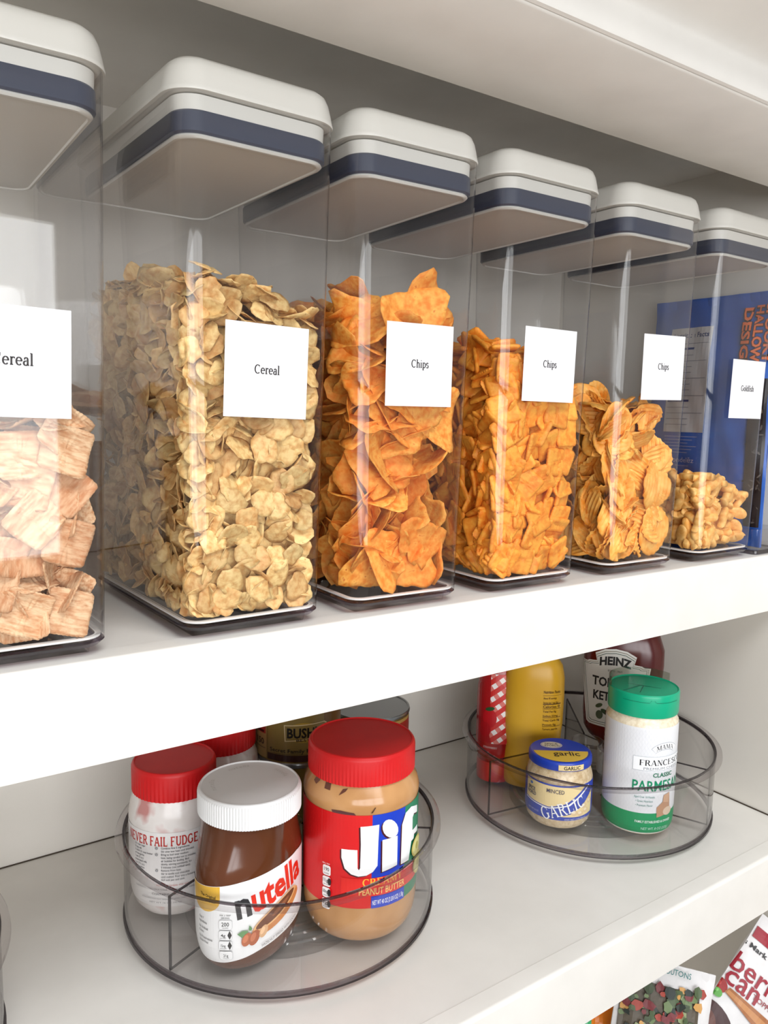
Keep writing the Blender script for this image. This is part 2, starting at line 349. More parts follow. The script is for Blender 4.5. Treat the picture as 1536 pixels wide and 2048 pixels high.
# ------------------------------------------------------------------ storage containers
M_clear = clear('clear_plastic', (.996, .996, .996), (.90, .89, .90))
M_base = clear('smoky_base_plastic', (.985, .98, .98), (.84, .80, .82), f0=.06)
M_edge = clear('plum_reflection_tint', (.52, .45, .53), (.36, .30, .38), f0=.08)  # dark tint stands in for total internal reflection in the clear base
M_lid = mat('lid_white', (222, 220, 213), rough=.4)
M_gask = mat('gasket_slate', (72, 76, 92), rough=.28)
def body_loop(z, ins=0.0, n=8, rk=0.0):
    k = KT*z/.3-ins
    return rr(-W/2-k, W/2+k, -k, D+k, max(.004, CRAD-ins-rk), z, n)
def make_container(i, label):
    e = empty('storage_container', (X[i]+W/2, YF, 0), TH_[i])
    tag(e, label, 'food container', 'tall clear lidded containers in a row on the middle shelf')
    # body: outer and inner wall, closed at the rim
    zt = ZL-.0005
    outer = [body_loop(z) for z in (.0085, .0105, .02, .12, .24, zt)]
    outer[0] = body_loop(.0085, .0025)
    inner = [body_loop(z, .0022, rk=.0055) for z in (zt, .24, .12, .02, .0140)]+[body_loop(.0122, .006)]
    MB().loft(outer+inner, True, True).build('body', M_clear, e)
    # base: ring with internal reflection painted in as dark tint, and stepped foot
    MB().loft([body_loop(.0060, .0035), body_loop(.0084, .0008), body_loop(.0092, .0000), body_loop(.0092, .006), body_loop(.0064, .008)], False, False).build('base_rim', M_edge, e)
    MB().loft([body_loop(.0000, .0105), body_loop(.0003, .0095), body_loop(.0060, .0085), body_loop(.0068, .0095)], True, True).build('foot', M_base, e)
    MB().loft([body_loop(.0112, .0026), body_loop(.0124, .0024), body_loop(.0126, .0030), body_loop(.0126, .0060), body_loop(.0112, .0060), body_loop(.0112, .0026)], False, False).build('floor_glint', mat('glint_white', (238, 236, 232), rough=.3), e)  # white strip paints in the bright refraction line along the inner floor edge
    # lid
    k = KT*ZL/.3
    def ll(ins, z, r=None): return rr(-W/2-k+ins, W/2+k-ins, -k+ins, D+k-ins, r or max(.006, CRAD+.004-ins), z, 10)
    lid = [ll(.004, ZL-.0003), ll(-.0022, ZL), ll(-.0026, ZL+.0012), ll(-.0020, ZL+.0030), ll(-.0010, ZL+.008), ll(.0006, ZL+.0145), ll(.0028, ZL+.019), ll(.0065, ZL+.0218), ll(.012, ZL+.0226)]
    MB().loft(lid, True, True).build('lid', M_lid, e, angle=50)
    MB().loft([ll(.0038, ZL-.001, CRAD), ll(.0042, ZL-.010, CRAD)], True, True).build('lid_plug', M_lid, e)
    MB().loft([ll(.0042, ZL-.0100, CRAD), ll(.0034, ZL-.0112, CRAD), ll(.0034, ZL-.0228, CRAD), ll(.0045, ZL-.0240, CRAD)], True, True).build('gasket', M_gask, e)
    MB().loft([ll(.0055, ZL-.0240, CRAD-.001), ll(.0050, ZL-.0252, CRAD-.001), ll(.0060, ZL-.0264, CRAD-.001), ll(.0078, ZL-.0266, CRAD-.003), ll(.0085, ZL-.0255, CRAD-.003)], True, True).build('lid_underside', M_lid, e)
    return e
def label_sticker(e, x, ztop, txt, tilt, s=.0634, t=.063, k=1.0):
    """x = left edge in container local coordinates"""
    p = Print(); p.rect(0, -t, s, 0, (234, 233, 236))
    p.serif(txt, s/2, -t/2-.0018, .0086*k, (44, 38, 38), thick=1.6, thin=1.9, sx=.80)
    ct, st = math.cos(tilt), math.sin(tilt)
    def fn(u, v, d):
        a = u*ct-v*st; z = ztop+u*st+v*ct
        return Vector((x+a, -KT*z/.3-d, z))
    p.build('label_sticker', fn, e, rough=.55, eps=.00015, base=.0005)
CL = ['clear container of square cinnamon cereal at the left edge of the picture',
      'clear container of flake cereal nearly full, label reading Cereal, second from the left',
      'clear container of triangular tortilla chips, third from the left',
      'clear container of square orange cheese crackers, labelled Chips',
      'clear container of ridged potato chips, labelled Chips',
      'clear container with a shallow fill of little fish crackers, at the right']
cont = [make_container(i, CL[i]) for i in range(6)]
tilts = [rad(-1.2), rad(-1.444), rad(.15), rad(-.43), rad(.97), rad(-.3)]
LBL = [(.0577-X[0], .2135, 'Cereal'), (.0271, .2153, 'Cereal'), (.0241, .225, 'Chips'), (.0237, .2323, 'Chips'), (.0301, .2372, 'Chips'), (.8005-X[5], .2215, 'Goldfish')]
for i in range(6): label_sticker(cont[i], LBL[i][0]-W/2, LBL[i][1], LBL[i][2], tilts[i], k=1.14 if i == 0 else 1.0)

# ------------------------------------------------------------------ food pieces
def shell(nu, nv, f, th):
    """closed thin piece over a polar grid: f(u in 0..1, ang) -> (x,y,z)"""
    vs = []; fs = []
    for side in (0, 1):
        off = th/2 if side == 0 else -th/2
        c = f(0, 0); vs.append((c[0], c[1], c[2]+off))
        for i in range(1, nu+1):
            for j in range(nv):
                p = f(i/nu, 2*PI*j/nv); k = off*(1 if i < nu else .35); vs.append((p[0], p[1], p[2]+k))
    n1 = 1+nu*nv
    for side in (0, 1):
        b = side*n1
        for j in range(nv):
            j2 = (j+1) % nv; t = (b, b+1+j, b+1+j2); fs.append(t if side == 0 else t[::-1])
            for i in range(nu-1):
                q = (b+1+i*nv+j, b+1+(i+1)*nv+j, b+1+(i+1)*nv+j2, b+1+i*nv+j2); fs.append(q if side == 0 else q[::-1])
    for j in range(nv):
        j2 = (j+1) % nv; a = 1+(nu-1)*nv
        fs.append((a+j, n1+a+j, n1+a+j2, a+j2))
    return vs, fs
def flake(seed):
    R = random.Random(seed); a = [R.uniform(-.07, .07) for _ in range(5)]; ph = [R.uniform(0, 6.3) for _ in range(5)]
    r0 = R.uniform(.0088, .0132); el = R.uniform(.78, 1); bend = R.uniform(-.2, .32)/r0; b2 = R.uniform(-.15, .15)/r0; w = R.uniform(.0004, .0011)
    def f(u, t):
        r = r0*u*(1+u*sum(a[k]*math.cos((k+2)*t+ph[k]) for k in range(5))); x, y = r*math.cos(t), r*math.sin(t)*el
        return x, y, bend*x*x+b2*y*y+w*math.sin(x*900+ph[0])*math.cos(y*800+ph[1])
    return shell(4, 16, f, .0011)
def squarish(size, seed, curve=.22, n=9, scal=0, th=.0016, wav=0, hole=False):
    R = random.Random(seed); s = size/2; c = curve*R.uniform(.5, 1.2)/s; ph = R.uniform(0, 6); tw = R.uniform(-.5, .5)*curve/s; ir = [R.uniform(-.022, .022) for _ in range(4)]
    def f(u, t):
        ct, st = math.cos(t), math.sin(t); m = (abs(ct)**n+abs(st)**n)**(-1/n)
        r = s*u*m*(1+(scal*math.cos(t*36) if u > .9 else 0)+u*sum(ir[k]*math.cos((k+1)*t+ph) for k in range(4)))
        x, y = r*ct, r*st; z = c*x*x+tw*x*y+wav*math.sin(y*2100)*math.cos(x*300+ph)
        if hole and u < .1: z -= .0016
        return x, y, z
    return shell(7, 32 if not scal else 96, f, th)
def tortilla(seed):
    R = random.Random(seed); s = R.uniform(.022, .029); c1 = R.uniform(.1, .5)/s; c2 = R.uniform(-.25, .25)/s; ph = R.uniform(0, 6); n = 3; cut = R.random() < .35; ca = R.uniform(0, 6)
    def f(u, t):
        a = (t+PI/2) % (2*PI/3)-PI/3; m = min(1.0/max(.3, math.cos(a)), 1.55); m = .62*m if m < 1.4 else .62*(1.4+(m-1.4)*.35)
        r = s*u*m*1.35
        if cut and abs(((t-ca+PI) % (2*PI))-PI) < .6: r *= .62
        r *= 1+.03*math.sin(9*t+ph)*u
        x, y = r*math.cos(t), r*math.sin(t)
        return x, y, c1*x*x+c2*x*y+.0011*math.sin(x*240+ph)*math.cos(y*210)
    return shell(7, 36, f, .0017)
def ridged(seed):
    R = random.Random(seed); a, b = R.uniform(.021, .028), R.uniform(.016, .020); c = R.uniform(.1, .24)/a; ph = R.uniform(0, 6); brk = R.random() < .3; ba = R.uniform(0, 6)
    def f(u, t):
        k = u*(1+.03*math.sin(4*t+ph))
        if brk and abs(((t-ba+PI) % (2*PI))-PI) < .8: k *= .6
        x, y = a*k*math.cos(t), b*k*math.sin(t)
        return x, y, -c*x*x+c*.5*y*y+.0011*math.sin(y*1400+ph)
    return shell(18, 44, f, .0014)
def fishy(seed):
    R = random.Random(seed); L = .0138*R.uniform(.92, 1.05); vs = []; fs = []
    pts = []
    N = 18
    for k in range(N):  # body oval
        t = rad(28)+(2*PI-rad(56))*k/(N-1); pts.append((L*(.78*math.cos(t)-.18), L*.52*math.sin(t)))
    pts += [(L*.86, -.40*L), (L*.98, -.43*L), (L*.84, 0), (L*.98, .43*L), (L*.86, .40*L)]
    loops = []
    for sc_, z in ((.80, -.0036), (.95, -.0024), (1.0, 0), (.95, .0024), (.80, .0036), (.45, .0043)):
        loops.append([(x*sc_-.0 if x < L*.6 else x*(.5+.5*sc_), y*sc_, z) for x, y in pts])
    n = len(pts); vs = [p for l in loops for p in l]
    for k in range(len(loops)-1):
        for i in range(n): j = (i+1) % n; fs.append((k*n+i, k*n+j, (k+1)*n+j, (k+1)*n+i))
    fs.append(tuple(range(n-1, -1, -1))); fs.append(tuple((len(loops)-1)*n+i for i in range(n)))
    return vs, fs
def streaky(name, c1, c2, scale, axis_scale, **kw):
    m = noisy(name, c1, c2, scale, **kw); nt = m.node_tree
    tc = [n for n in nt.nodes if n.type == 'TEX_COORD'][0]; mp = nt.nodes.new('ShaderNodeMapping'); mp.inputs['Scale'].default_value = axis_scale
    for l in list(nt.links):
        if l.from_node == tc: to = l.to_socket; nt.links.remove(l); nt.links.new(mp.outputs[0], to)
    nt.links.new(tc.outputs['Object'], mp.inputs['Vector']); return m
F_flake = noisy('corn_flake', (206, 150, 82), (242, 208, 142), 200, rough=.5, bump=.6, rand=.25, alt=((190, 118, 62), .45), bscale=700, dist=.0006, lo=.3, hi=.6)
F_sq = streaky('cinnamon_square', (206, 146, 100), (242, 204, 162), 420, (1, .28, 1), rough=.7, bump=.7, rand=.15, dist=.0008, alt=((190, 118, 76), .6))
F_tort = noisy('tortilla_chip', (234, 132, 36), (250, 182, 84), 210, rough=.65, bump=.6, rand=.2, alt=((222, 108, 30), .5), c3=(206, 84, 22), bscale=500, dist=.0006)
F_crk = noisy('cheese_cracker', (236, 132, 30), (252, 176, 66), 160, rough=.55, bump=.5, rand=.16, bscale=500, dist=.0007)
F_rid = noisy('ridged_chip', (240, 150, 44), (254, 198, 104), 90, rough=.5, bump=.3, rand=.12, bscale=600, dist=.0004)
F_fish = noisy('fish_cracker', (232, 162, 74), (250, 200, 120), 160, rough=.5, bump=.25, rand=.12, bscale=700, dist=.0004)
F_brk = noisy('rolled_flake', (196, 140, 92), (224, 178, 128), 300, rough=.65, bump=.6, rand=.2)

def protos(fn, n, m, *a):
    out = []
    for k in range(n):
        vs, fs = fn(*a, k+1) if a else fn(k+1)
        me = mesh(vs, fs); me.materials.append(m); me.polygons.foreach_set('use_smooth', [True]*len(me.polygons))
        out.append((me, vs, fs))
    return out
def frame(n, spin):
    n = Vector(n).normalized(); t = Vector((0, 0, 1)) if abs(n.z) < .9 else Vector((1, 0, 0))
    x = t.cross(n).normalized(); y = n.cross(x); M = Matrix((x, y, n)).transposed()
    return M @ Matrix.Rotation(spin, 3, 'Z')
WALL = .0024
def fill(i, pr, name, label, cat, group, size, hfun, seed, tilt=(.1, .7), dens=1.0, max_ind=300, xr=(0, 1), side=True, depth=1, stufflabel=None, facing_bias=.7, core=True, topn=1.0, coremat=None, thick=.0015, front_y=0.0, zb=.0128, gaps=()):
    R = random.Random(seed); M0 = Matrix.Translation((X[i]+W/2, YF, 0)) @ Matrix.Rotation(TH_[i], 4, 'Z')
    ind = []; stuff = []
    arr = [np.array(q[1]) for q in pr]
    def put(p, n, sz, lst, spin=None):
        kk = R.randrange(len(pr)); F3 = frame(n, R.uniform(0, 2*PI) if spin is None else spin)
        A = arr[kk] @ np.array(F3).T; p = Vector(p); kt = KT*p[2]/.3; mg = .0030
        lo = (-W/2-kt+mg, -kt+mg, zb); hi = (W/2+kt-mg, D+kt-mg, .33)
        for a in range(3):
            mn, mxx = A[:, a].min(), A[:, a].max()
            if p[a]+mn < lo[a]: p[a] = lo[a]-mn
            if p[a]+mxx > hi[a] and hi[a]-mxx > lo[a]-mn-.02: p[a] = hi[a]-mxx
        # keep out of the rounded front corners
        for sx_ in (-1, 1):
            cxx, cyy = sx_*(W/2+kt-CRAD), -kt+CRAD; q = A[:, :2]+np.array((p[0]-cxx, p[1]-cyy))
            m_ = (q[:, 0]*sx_ > 0) & (q[:, 1] < 0)
            if m_.any():
                dd = np.hypot(q[m_][:, 0], q[m_][:, 1]); e = dd.max()-(CRAD-mg)
                if e > 0: v_ = q[m_][dd.argmax()]; p[0] -= v_[0]/dd.max()*e; p[1] -= v_[1]/dd.max()*e
        M = Matrix.Translation(p) @ F3.to_4x4()
        lst.append((M0 @ M, kk))
    def clampxy(p, m):
        k = KT*p[2]/.3
        return Vector((min(max(p[0], -W/2-k+WALL+m), W/2+k-WALL-m), min(max(p[1], -k+WALL+m), D+k-WALL-m), max(p[2], zb+m*.8)))
    step = size*.66/dens
    for lay in range(depth+1):
        lst = ind if lay == 0 else stuff
        # front face
        z = zb+size*.12
        while z < hfun(0, .0)+.02:
            x = -W/2+WALL+size*.25
            while x < W/2-WALL-size*.15:
                xx = x+R.uniform(-.3, .3)*step; zz = z+R.uniform(-.3, .3)*step
                if zz < hfun(xx, 0)-size*.2 and not any(g[0] < xx < g[1] and g[2] < zz < g[3] for g in gaps if lay == 0):
                    tl = R.uniform(*tilt) if R.random() < facing_bias else R.uniform(.7, 1.45); az = R.uniform(0, 2*PI)
                    n = Vector((math.sin(tl)*math.cos(az), -math.cos(tl), math.sin(tl)*math.sin(az)))
                    m = size*.5*math.sin(tl)*.8+thick
                    y = m+front_y+R.uniform(0, .25)*size+lay*size*.55
                    q = clampxy((xx, y, zz), m if lay == 0 else size*.25)
                    put(clampxy((q[0], q[1], q[2]), size*.3 if abs(q[0]) > W/2-size*.5 else m), n, size, lst)
                x += step
            z += step
        # left face
        if side:
            z = zb+size*.12
            while z < hfun(-W/2, .1)+.03:
                y = size*.5
                while y < D-WALL:
                    yy = y+R.uniform(-.3, .3)*step; zz = z+R.uniform(-.3, .3)*step
                    if zz < hfun(-W/2, yy)-size*.2:
                        tl = R.uniform(*tilt) if R.random() < facing_bias-.2 else R.uniform(.7, 1.45); az = R.uniform(0, 2*PI)
                        n = Vector((-math.cos(tl), math.sin(tl)*math.cos(az), math.sin(tl)*math.sin(az)))
                        m = size*.5*math.sin(tl)*.8+thick
                        q = clampxy((-W/2-KT*zz/.3+WALL+m+R.uniform(0, .25)*size+lay*size*.55, yy, zz), m)
                        put(q, n, size, lst)
                    y += step
                z += step
        # top
        if lay == 0:
            x = -W/2+size*.4
            while x < W/2-size*.3:
                y = size*.4
                while y < D-size*.3:
                    xx, yy = x+R.uniform(-.3, .3)*step, y+R.uniform(-.3, .3)*step
                    tl = R.uniform(0, .9)*topn; az = R.uniform(0, 2*PI)
                    n = Vector((math.sin(tl)*math.cos(az), math.sin(tl)*math.sin(az), math.cos(tl)))
                    q = clampxy((xx, yy, hfun(xx, yy)-size*.2+R.uniform(-.1, .2)*size), size*.4)
                    put(q, n, size, ind if (yy < .06 or xx < -W/2+.03) else stuff)
                    y += step
                x += step
    # nearest first become individual objects
    cam0 = Vector((0, -.4949, .1563))
    ind.sort(key=lambda a: (a[0].translation-cam0).length)
    for M, k in ind[:max_ind]:
        o = bpy.data.objects.new(name, pr[k][0]); o.matrix_world = M; COL.objects.link(o)
        tag(o, label, cat, group)
    stuff += ind[max_ind:]
    mb = MB(); V = []; F = []
    for M, k in stuff:
        A = np.array(pr[k][1]); Mn = np.array(M); P_ = A @ Mn[:3, :3].T+Mn[:3, 3]; b = len(V)
        V += [tuple(p) for p in P_]; F += [tuple(a+b for a in f) for f in pr[k][2]]
    if core:  # lumpy heart of the pile
        ins = size*.8; N = 14; loops = []
        zt = min(hfun(x, y) for x in (-.03, 0, .03) for y in (.03, .1, .17))-size*.5
        for q in range(8):
            zc = zb+.002+(zt-zb-.002)*q/7
            loops.append([tuple(M0 @ Vector(p)) for p in rr(-W/2+ins, W/2-ins, ins, D-ins, .008, zc, 3)])
        b = len(V); n = len(loops[0]); V += [p for l in loops for p in l]
        for k in range(7):
            for j in range(n): F.append((b+k*n+j, b+k*n+(j+1) % n, b+(k+1)*n+(j+1) % n, b+(k+1)*n+j))
        F.append(tuple(b+7*n+j for j in range(n))); F.append(tuple(b+j for j in range(n-1, -1, -1)))
    if V:
        me = mesh(V, F); me.polygons.foreach_set('use_smooth', [True]*len(me.polygons))
        o = link(name+'_heap', me, coremat or pr[0][0].materials[0]); tag(o, stufflabel, cat, group, kind='stuff')
    return len(ind), len(stuff)

cnt = []
# 0: cinnamon squares, seen only in the right part
cnt.append(fill(0, protos(lambda k: squarish(.029, k, .28, 9, .012, .0018, .00045), 6, F_sq), 'cereal_square', 'cinnamon coated cereal square in the leftmost container', 'cereal piece', 'cinnamon cereal squares in the leftmost container', .028,
     lambda x, y: .148+.006*math.sin(x*60)+y*.05, 11, tilt=(.05, .55), side=False, stufflabel='cinnamon cereal squares packed deeper in the leftmost container', facing_bias=.72))
# 1: corn flakes
def h1(x, y): return .243-max(0, (x+.005))*.42+min(y, .12)*.10+.004*math.sin(x*170)+.003*math.sin(y*90)
cnt.append(fill(1, protos(flake, 9, F_flake), 'cereal_flake', 'golden cereal flake in the second container from the left', 'cereal flake', 'golden flakes in the second container', .021,
     h1, 22, tilt=(.1, 1.0), dens=1.08, stufflabel='golden cereal flakes packed deeper in the second container', facing_bias=.68))
# 2: tortilla chips
def h2(x, y): return (.205 if x < -.02 else .222)+(.028 if y > .02 and x < -.01 else 0)-.02*max(0, y-.1)
cnt.append(fill(2, protos(tortilla, 7, F_tort), 'tortilla_chip', 'orange triangular tortilla chip in the third container', 'tortilla chip', 'triangular tortilla chips in the third container', .046,
     h2, 33, tilt=(.1, .8), dens=1.15, stufflabel='orange tortilla chips packed deeper in the third container', facing_bias=.55, thick=.003, gaps=((.012, .05, .075, .108),)))
# 3: cheese crackers
def h3(x, y): return .212-max(0, x+.03)*.40+.02*math.sin(y*30)*.5+.003*math.sin(x*140)
cnt.append(fill(3, protos(lambda k: squarish(.0262, k, .05, 10, .016, .0042, .0002, True), 6, F_crk), 'cheese_cracker', 'square orange cheese cracker in the fourth container', 'cracker', 'square cheese crackers in the fourth container', .026,
     h3, 44, tilt=(.05, .6), dens=1.05, stufflabel='square cheese crackers packed deeper in the fourth container', facing_bias=.72, thick=.0025))
# 4: ridged chips
def h4(x, y): return .163+max(0, x-.01)*.05+.006*math.sin(x*90+1)+(.012 if y > .03 and x < -.01 else 0)
cnt.append(fill(4, protos(ridged, 7, F_rid), 'ridged_chip', 'ridged golden potato chip in the fifth container', 'potato chip', 'ridged potato chips in the fifth container', .038,
     h4, 55, tilt=(.1, .7), dens=1.1, stufflabel='ridged potato chips packed deeper in the fifth container', facing_bias=.65, thick=.0025))
# 5: fish crackers
def h5(x, y): return .093-max(0, x+.02)*.30+.02*max(0, .0-x)+.003*math.sin(x*120+y*60)
cnt.append(fill(5, protos(fishy, 4, F_fish), 'fish_cracker', 'small golden fish-shaped cracker in the sixth container', 'cracker', 'fish-shaped crackers in the sixth container', .025,
     h5, 66, tilt=(.1, .9), dens=1.0, stufflabel='fish-shaped crackers packed deeper in the sixth container', facing_bias=.6, thick=.0034))
print('PIECES', cnt)
# two upright tortilla chips showing above the pile, and the big ridged chip leaning on the front wall
def single(i, me, p, n, spin, name, label, cat, group, sc_=1.0):
    M0 = Matrix.Translation((X[i]+W/2, YF, 0)) @ Matrix.Rotation(TH_[i], 4, 'Z')
    o = bpy.data.objects.new(name, me); o.matrix_world = M0 @ Matrix.Translation(p) @ frame(n, spin).to_4x4() @ Matrix.Scale(sc_, 4); COL.objects.link(o); tag(o, label, cat, group); return o
tp = protos(tortilla, 7, F_tort)
single(2, tp[2][0], (.004, .012, .228), (-.1, -1, .1), .25, 'tortilla_chip', 'tortilla chip standing up highest behind the label, pointed top at its left', 'tortilla chip', 'triangular tortilla chips in the third container', 1.2)
single(2, tp[4][0], (.022, .020, .234), (.15, -1, .05), 1.4, 'tortilla_chip', 'pale tortilla chip standing up highest at the right, above the label', 'tortilla chip', 'triangular tortilla chips in the third container', 1.1)
rp = protos(ridged, 7, F_rid)
single(4, rp[0][0], (.022, .0065, .088), (.05, -1, .06), 1.35, 'ridged_chip', 'large oval ridged chip flat against the front wall under the label', 'potato chip', 'ridged potato chips in the fifth container', 1.15)

# ------------------------------------------------------------------ turntables
T_clear = clear('turntable_plastic', (.985, .983, .982), (.86, .84, .84), f0=.05)
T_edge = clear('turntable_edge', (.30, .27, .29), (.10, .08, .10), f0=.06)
T_rim = clear('turntable_rim', (.95, .94, .94), (.74, .70, .71), f0=.08)
T_ring = clear('ring_plastic', (.93, .92, .92), (.6, .57, .58), f0=.22)
ZF = .013   # jar floor above the shelf
def ringprof(mb, r0, r1, z0, z1, mi=0, seg=96):
    return mb.lathe([(r0, z0), (r1, z0), (r1, z1), (r0, z1), (r0, z0)], seg, cap0=False, cap1=False, mi=mi)
def turntable(cx, cy, a0, label):
    e = empty('turntable', (cx, cy, Z2)); tag(e, label, 'turntable', 'clear divided turntables on the lower shelf')
    MB().lathe([(.095, 0), (.096, .001), (.096, .006), (.094, .0072)], 72).build('base', T_clear, e)
    MB().lathe([(.150, .0085), (.150, .0115)], 96).build('tray_floor', T_clear, e)
    for r in (.066, .078, .090):
        MB().lathe([(r-.003, .0116), (r-.0015, .0127), (r+.0015, .0127), (r+.003, .0116)], 96, cap0=False, cap1=False).build('floor_ring', T_ring, e)
    ringprof(MB(), .1500, .1520, .0115, .0862).build('side_wall', T_clear, e)
    m = MB(); m.lathe([(.1500, .0115), (.1535, .0105), (.1535, .0075), (.1500, .0065)], 96, cap0=False, cap1=False); m.build('bottom_edge', T_edge, e)
    MB().lathe([(.1500, .0862), (.1502, .0890), (.1560, .0912), (.1590, .0900), (.1595, .0870), (.1575, .0862), (.1520, .0868)], 96, cap0=False, cap1=False).build('rim', T_rim, e)
    MB().lathe([(.1497, .0880), (.1506, .0902), (.1526, .0908), (.1521, .0892), (.1506, .0868)], 96, cap0=False, cap1=False).build('rim_edge', T_edge, e)
    ringprof(MB(), .0190, .0205, .0115, .0800, seg=40).build('hub', T_clear, e)
    for k in range(3):
        a = rad(a0+120*k); c, s_ = math.cos(a), math.sin(a)
        def bar(r0, r1, z0, z1, w, mi, mb):
            vs = [(r*c-q*s_, r*s_+q*c, z) for z in (z0, z1) for q in (-w, w) for r in (r0, r1)]
            mb.add(vs, [(0, 2, 3, 1), (4, 5, 7, 6), (0, 1, 5, 4), (2, 6, 7, 3), (0, 4, 6, 2), (1, 3, 7, 5)], mi)
        mb = MB(); bar(.0206, .1484, .0126, .0788, .0008, 0, mb)
        bar(.0206, .1498, .0788, .0800, .0009, 1, mb); bar(.0206, .1498, .0115, .0126, .0009, 1, mb); bar(.1484, .1498, .0126, .0788, .0011, 1, mb)
        mb.build('divider', [T_clear, T_edge], e, smooth=False)
    return e
turntable(.354, .180, -157, 'clear turntable holding the peanut butter and hazelnut spread jars')
turntable(.777, .152, 172, 'clear turntable by the right wall, holding condiment bottles and grated cheese')
turntable(-.0610, .164, 20, 'empty clear turntable cut off by the left edge of the picture')

# ------------------------------------------------------------------ jars on the left turntable
ZJ = Z2+ZF
BLK = (34, 32, 34); WHT = (246, 246, 246); RED = (214, 24, 28); DRED = (120, 14, 18)
def lidshape(name, e, R, z0, z1, m, ribs=90, topin=.0035, recess=.0012, rib=.0006):
    mb = MB(); seg = ribs*2
    def ring(r, z, rb=0): return [((r+(rb if k % 2 else 0))*math.cos(2*PI*k/seg), (r+(rb if k % 2 else 0))*math.sin(2*PI*k/seg), z) for k in range(seg)]
    mb.loft([ring(R-.0015, z0), ring(R-rib, z0, rib), ring(R-rib, z1-.004, rib), ring(R-.0006, z1-.0022), ring(R-.0018, z1-.0004), ring(R-topin*.8, z1), ring(R-topin, z1-recess), ring(R*.5, z1-recess), ring(.002, z1-recess)])
    return mb.build(name, m, e, angle=28)
def jar_empty(name, x, y, label, cat, group=None):
    e = empty(name, (x, y, ZJ)); return tag(e, label, cat, group)
# peanut butter
pb = jar_empty('peanut_butter_jar', .3956, .0996, 'large peanut butter jar with red lid and red, blue and green label', 'jar')
prof = [(.038, 0), (.045, .0015), (.0495, .007), (.0525, .016), (.0540, .028), (.0540, .1275), (.0545, .129), (.0545, .134), (.0525, .141), (.0475, .149), (.046, .156)]
MB().lathe(prof, 80).build('jar_body', noisy('peanut_butter', (184, 134, 84), (202, 152, 100), 30, rough=.16, detail=2, bump=.03, bscale=60, spec=.6), pb)
lidshape('lid', pb, .0501, .1500, .1764, noisy('red_lid', (206, 22, 26), (212, 28, 30), 40, rough=.42), recess=.0010, topin=.004)
PU = lambda c, b, pts: Print()
p = Print(); R_ = .0545
uL, uB, uG, uR = -.095, .0106, .0453, .095
vt, vb = .1262, .0385
p.rect(uL, vb, uB, vt, RED, lay=1); p.rect(uB, vb, uG, vt, (20, 60, 190), lay=1); p.rect(uG, vb, uR, vt, (20, 128, 88), lay=1)
p.rect(-.0375, vb, -.0372, vt, (226, 70, 70), lay=2)
p.lay = 2
J = [(0.0, .116), (.0168, .1169), (.0162, .1016), (.0158, .0784), (.0117, .073), (.006, .0701), (-.0012, .0693), (-.0077, .0711), (-.0136, .076), (-.0167, .0858), (-.0168, .094), (-.0024, .0942), (-.002, .0771), (-.0009, .0754), (.0003, .0771), (.0006, .0994)]
I = [(.0201, .1018), (.0358, .1019), (.036, .0739), (.0203, .0715)]
Dt = [(.0362, .1093), (.0346, .113), (.032, .1164), (.0289, .1189), (.0257, .12), (.0229, .1196), (.0209, .1179), (.0199, .1151), (.0201, .1118), (.0214, .1083), (.0237, .1052), (.0267, .1029), (.0299, .1017), (.0329, .1018), (.0353, .1032), (.0364, .1058)]
F_ = [(.0405, .0726), (.0411, .1104), (.0457, .12), (.0543, .1225), (.0689, .1176), (.0696, .1105), (.0605, .1132), (.0576, .1105), (.0577, .0981), (.0711, .0976), (.072, .0908), (.0618, .0925), (.0609, .0885), (.056, .0882), (.0518, .072)]
for g in (J, I, Dt, F_): p.poly([(a-.0014, b-.0010) for a, b in g], (70, 10, 24), lay=4)
for g in (J, I, Dt, F_): p.poly(g, WHT, lay=6)
p.lay = 7
p.rect(-.0167, .0500, .075, .0672, (222, 36, 30))
p.serif('CREAMY', .0225, .0600, .0100, (246, 176, 60), width=.040, thick=1.7, thin=1.8)
p.text('PEANUT BUTTER', .0225, .0515, .0088, (250, 206, 120), width=.046, bold=.012)
p.rect(uB, .0385, uG, .0495, (24, 62, 190))
p.text('NET WT 40 OZ (2 LB 8 OZ) 1.13kg', .0279, .0416, .0062, WHT, width=.0325, bold=.01)
for k, tt_ in enumerate(('190', '1½g', '160mg', '3g')):
    y = .0655-k*.0105; p.rrect(-.0352, y, -.0268, y+.0096, .002, WHT); p.text(tt_, -.0322 if k else -.031, y+.0042, .0048, BLK, width=.0052, bold=.01)
    p.text(('CALORIES', 'SAT FAT', 'SODIUM', 'SUGARS')[k], -.0312, y+.0014, .0016, BLK, width=.0056)
    if k: p.ell(-.0278, y+.0052, .0018, .0034, BLK)
p.text('PER 2 TBSP', -.031, .0766, .0018, WHT, width=.0078)
for (a, b, r) in ((.066, .080, .0115), (.070, .062, .012)):
    p.ell(a, b, r, r*.85, (206, 188, 96)); p.ell(a, b, r*.84, r*.7, (232, 224, 150)); p.ell(a, b, r*.3, r*.3, (190, 180, 90))
p.build('label', wrap(prof, 1, 1, rad(-123.6), R_), pb, step=.0035, eps=.00006)
q = Print()
q.poly([(-.026, .1262), (-.004, .1262), (-.006, .1285), (-.018, .1296), (-.027, .1288)], (92, 50, 50))
q.poly([(-.0560, .1455), (-.0500, .1440), (-.0470, .1480), (-.0540, .1500)], (120, 76, 60)); q.poly([(-.0380, .1440), (-.0310, .1440), (-.0320, .1490), (-.0390, .1495)], (104, 62, 48)); q.poly([(-.0210, .1420), (-.0180, .1470), (-.0130, .1480), (-.0150, .1455)], (96, 54, 40))
q.poly([(.009, .1285), (.0105, .1285), (.0135, .1335), (.0125, .1335)], (80, 50, 36))
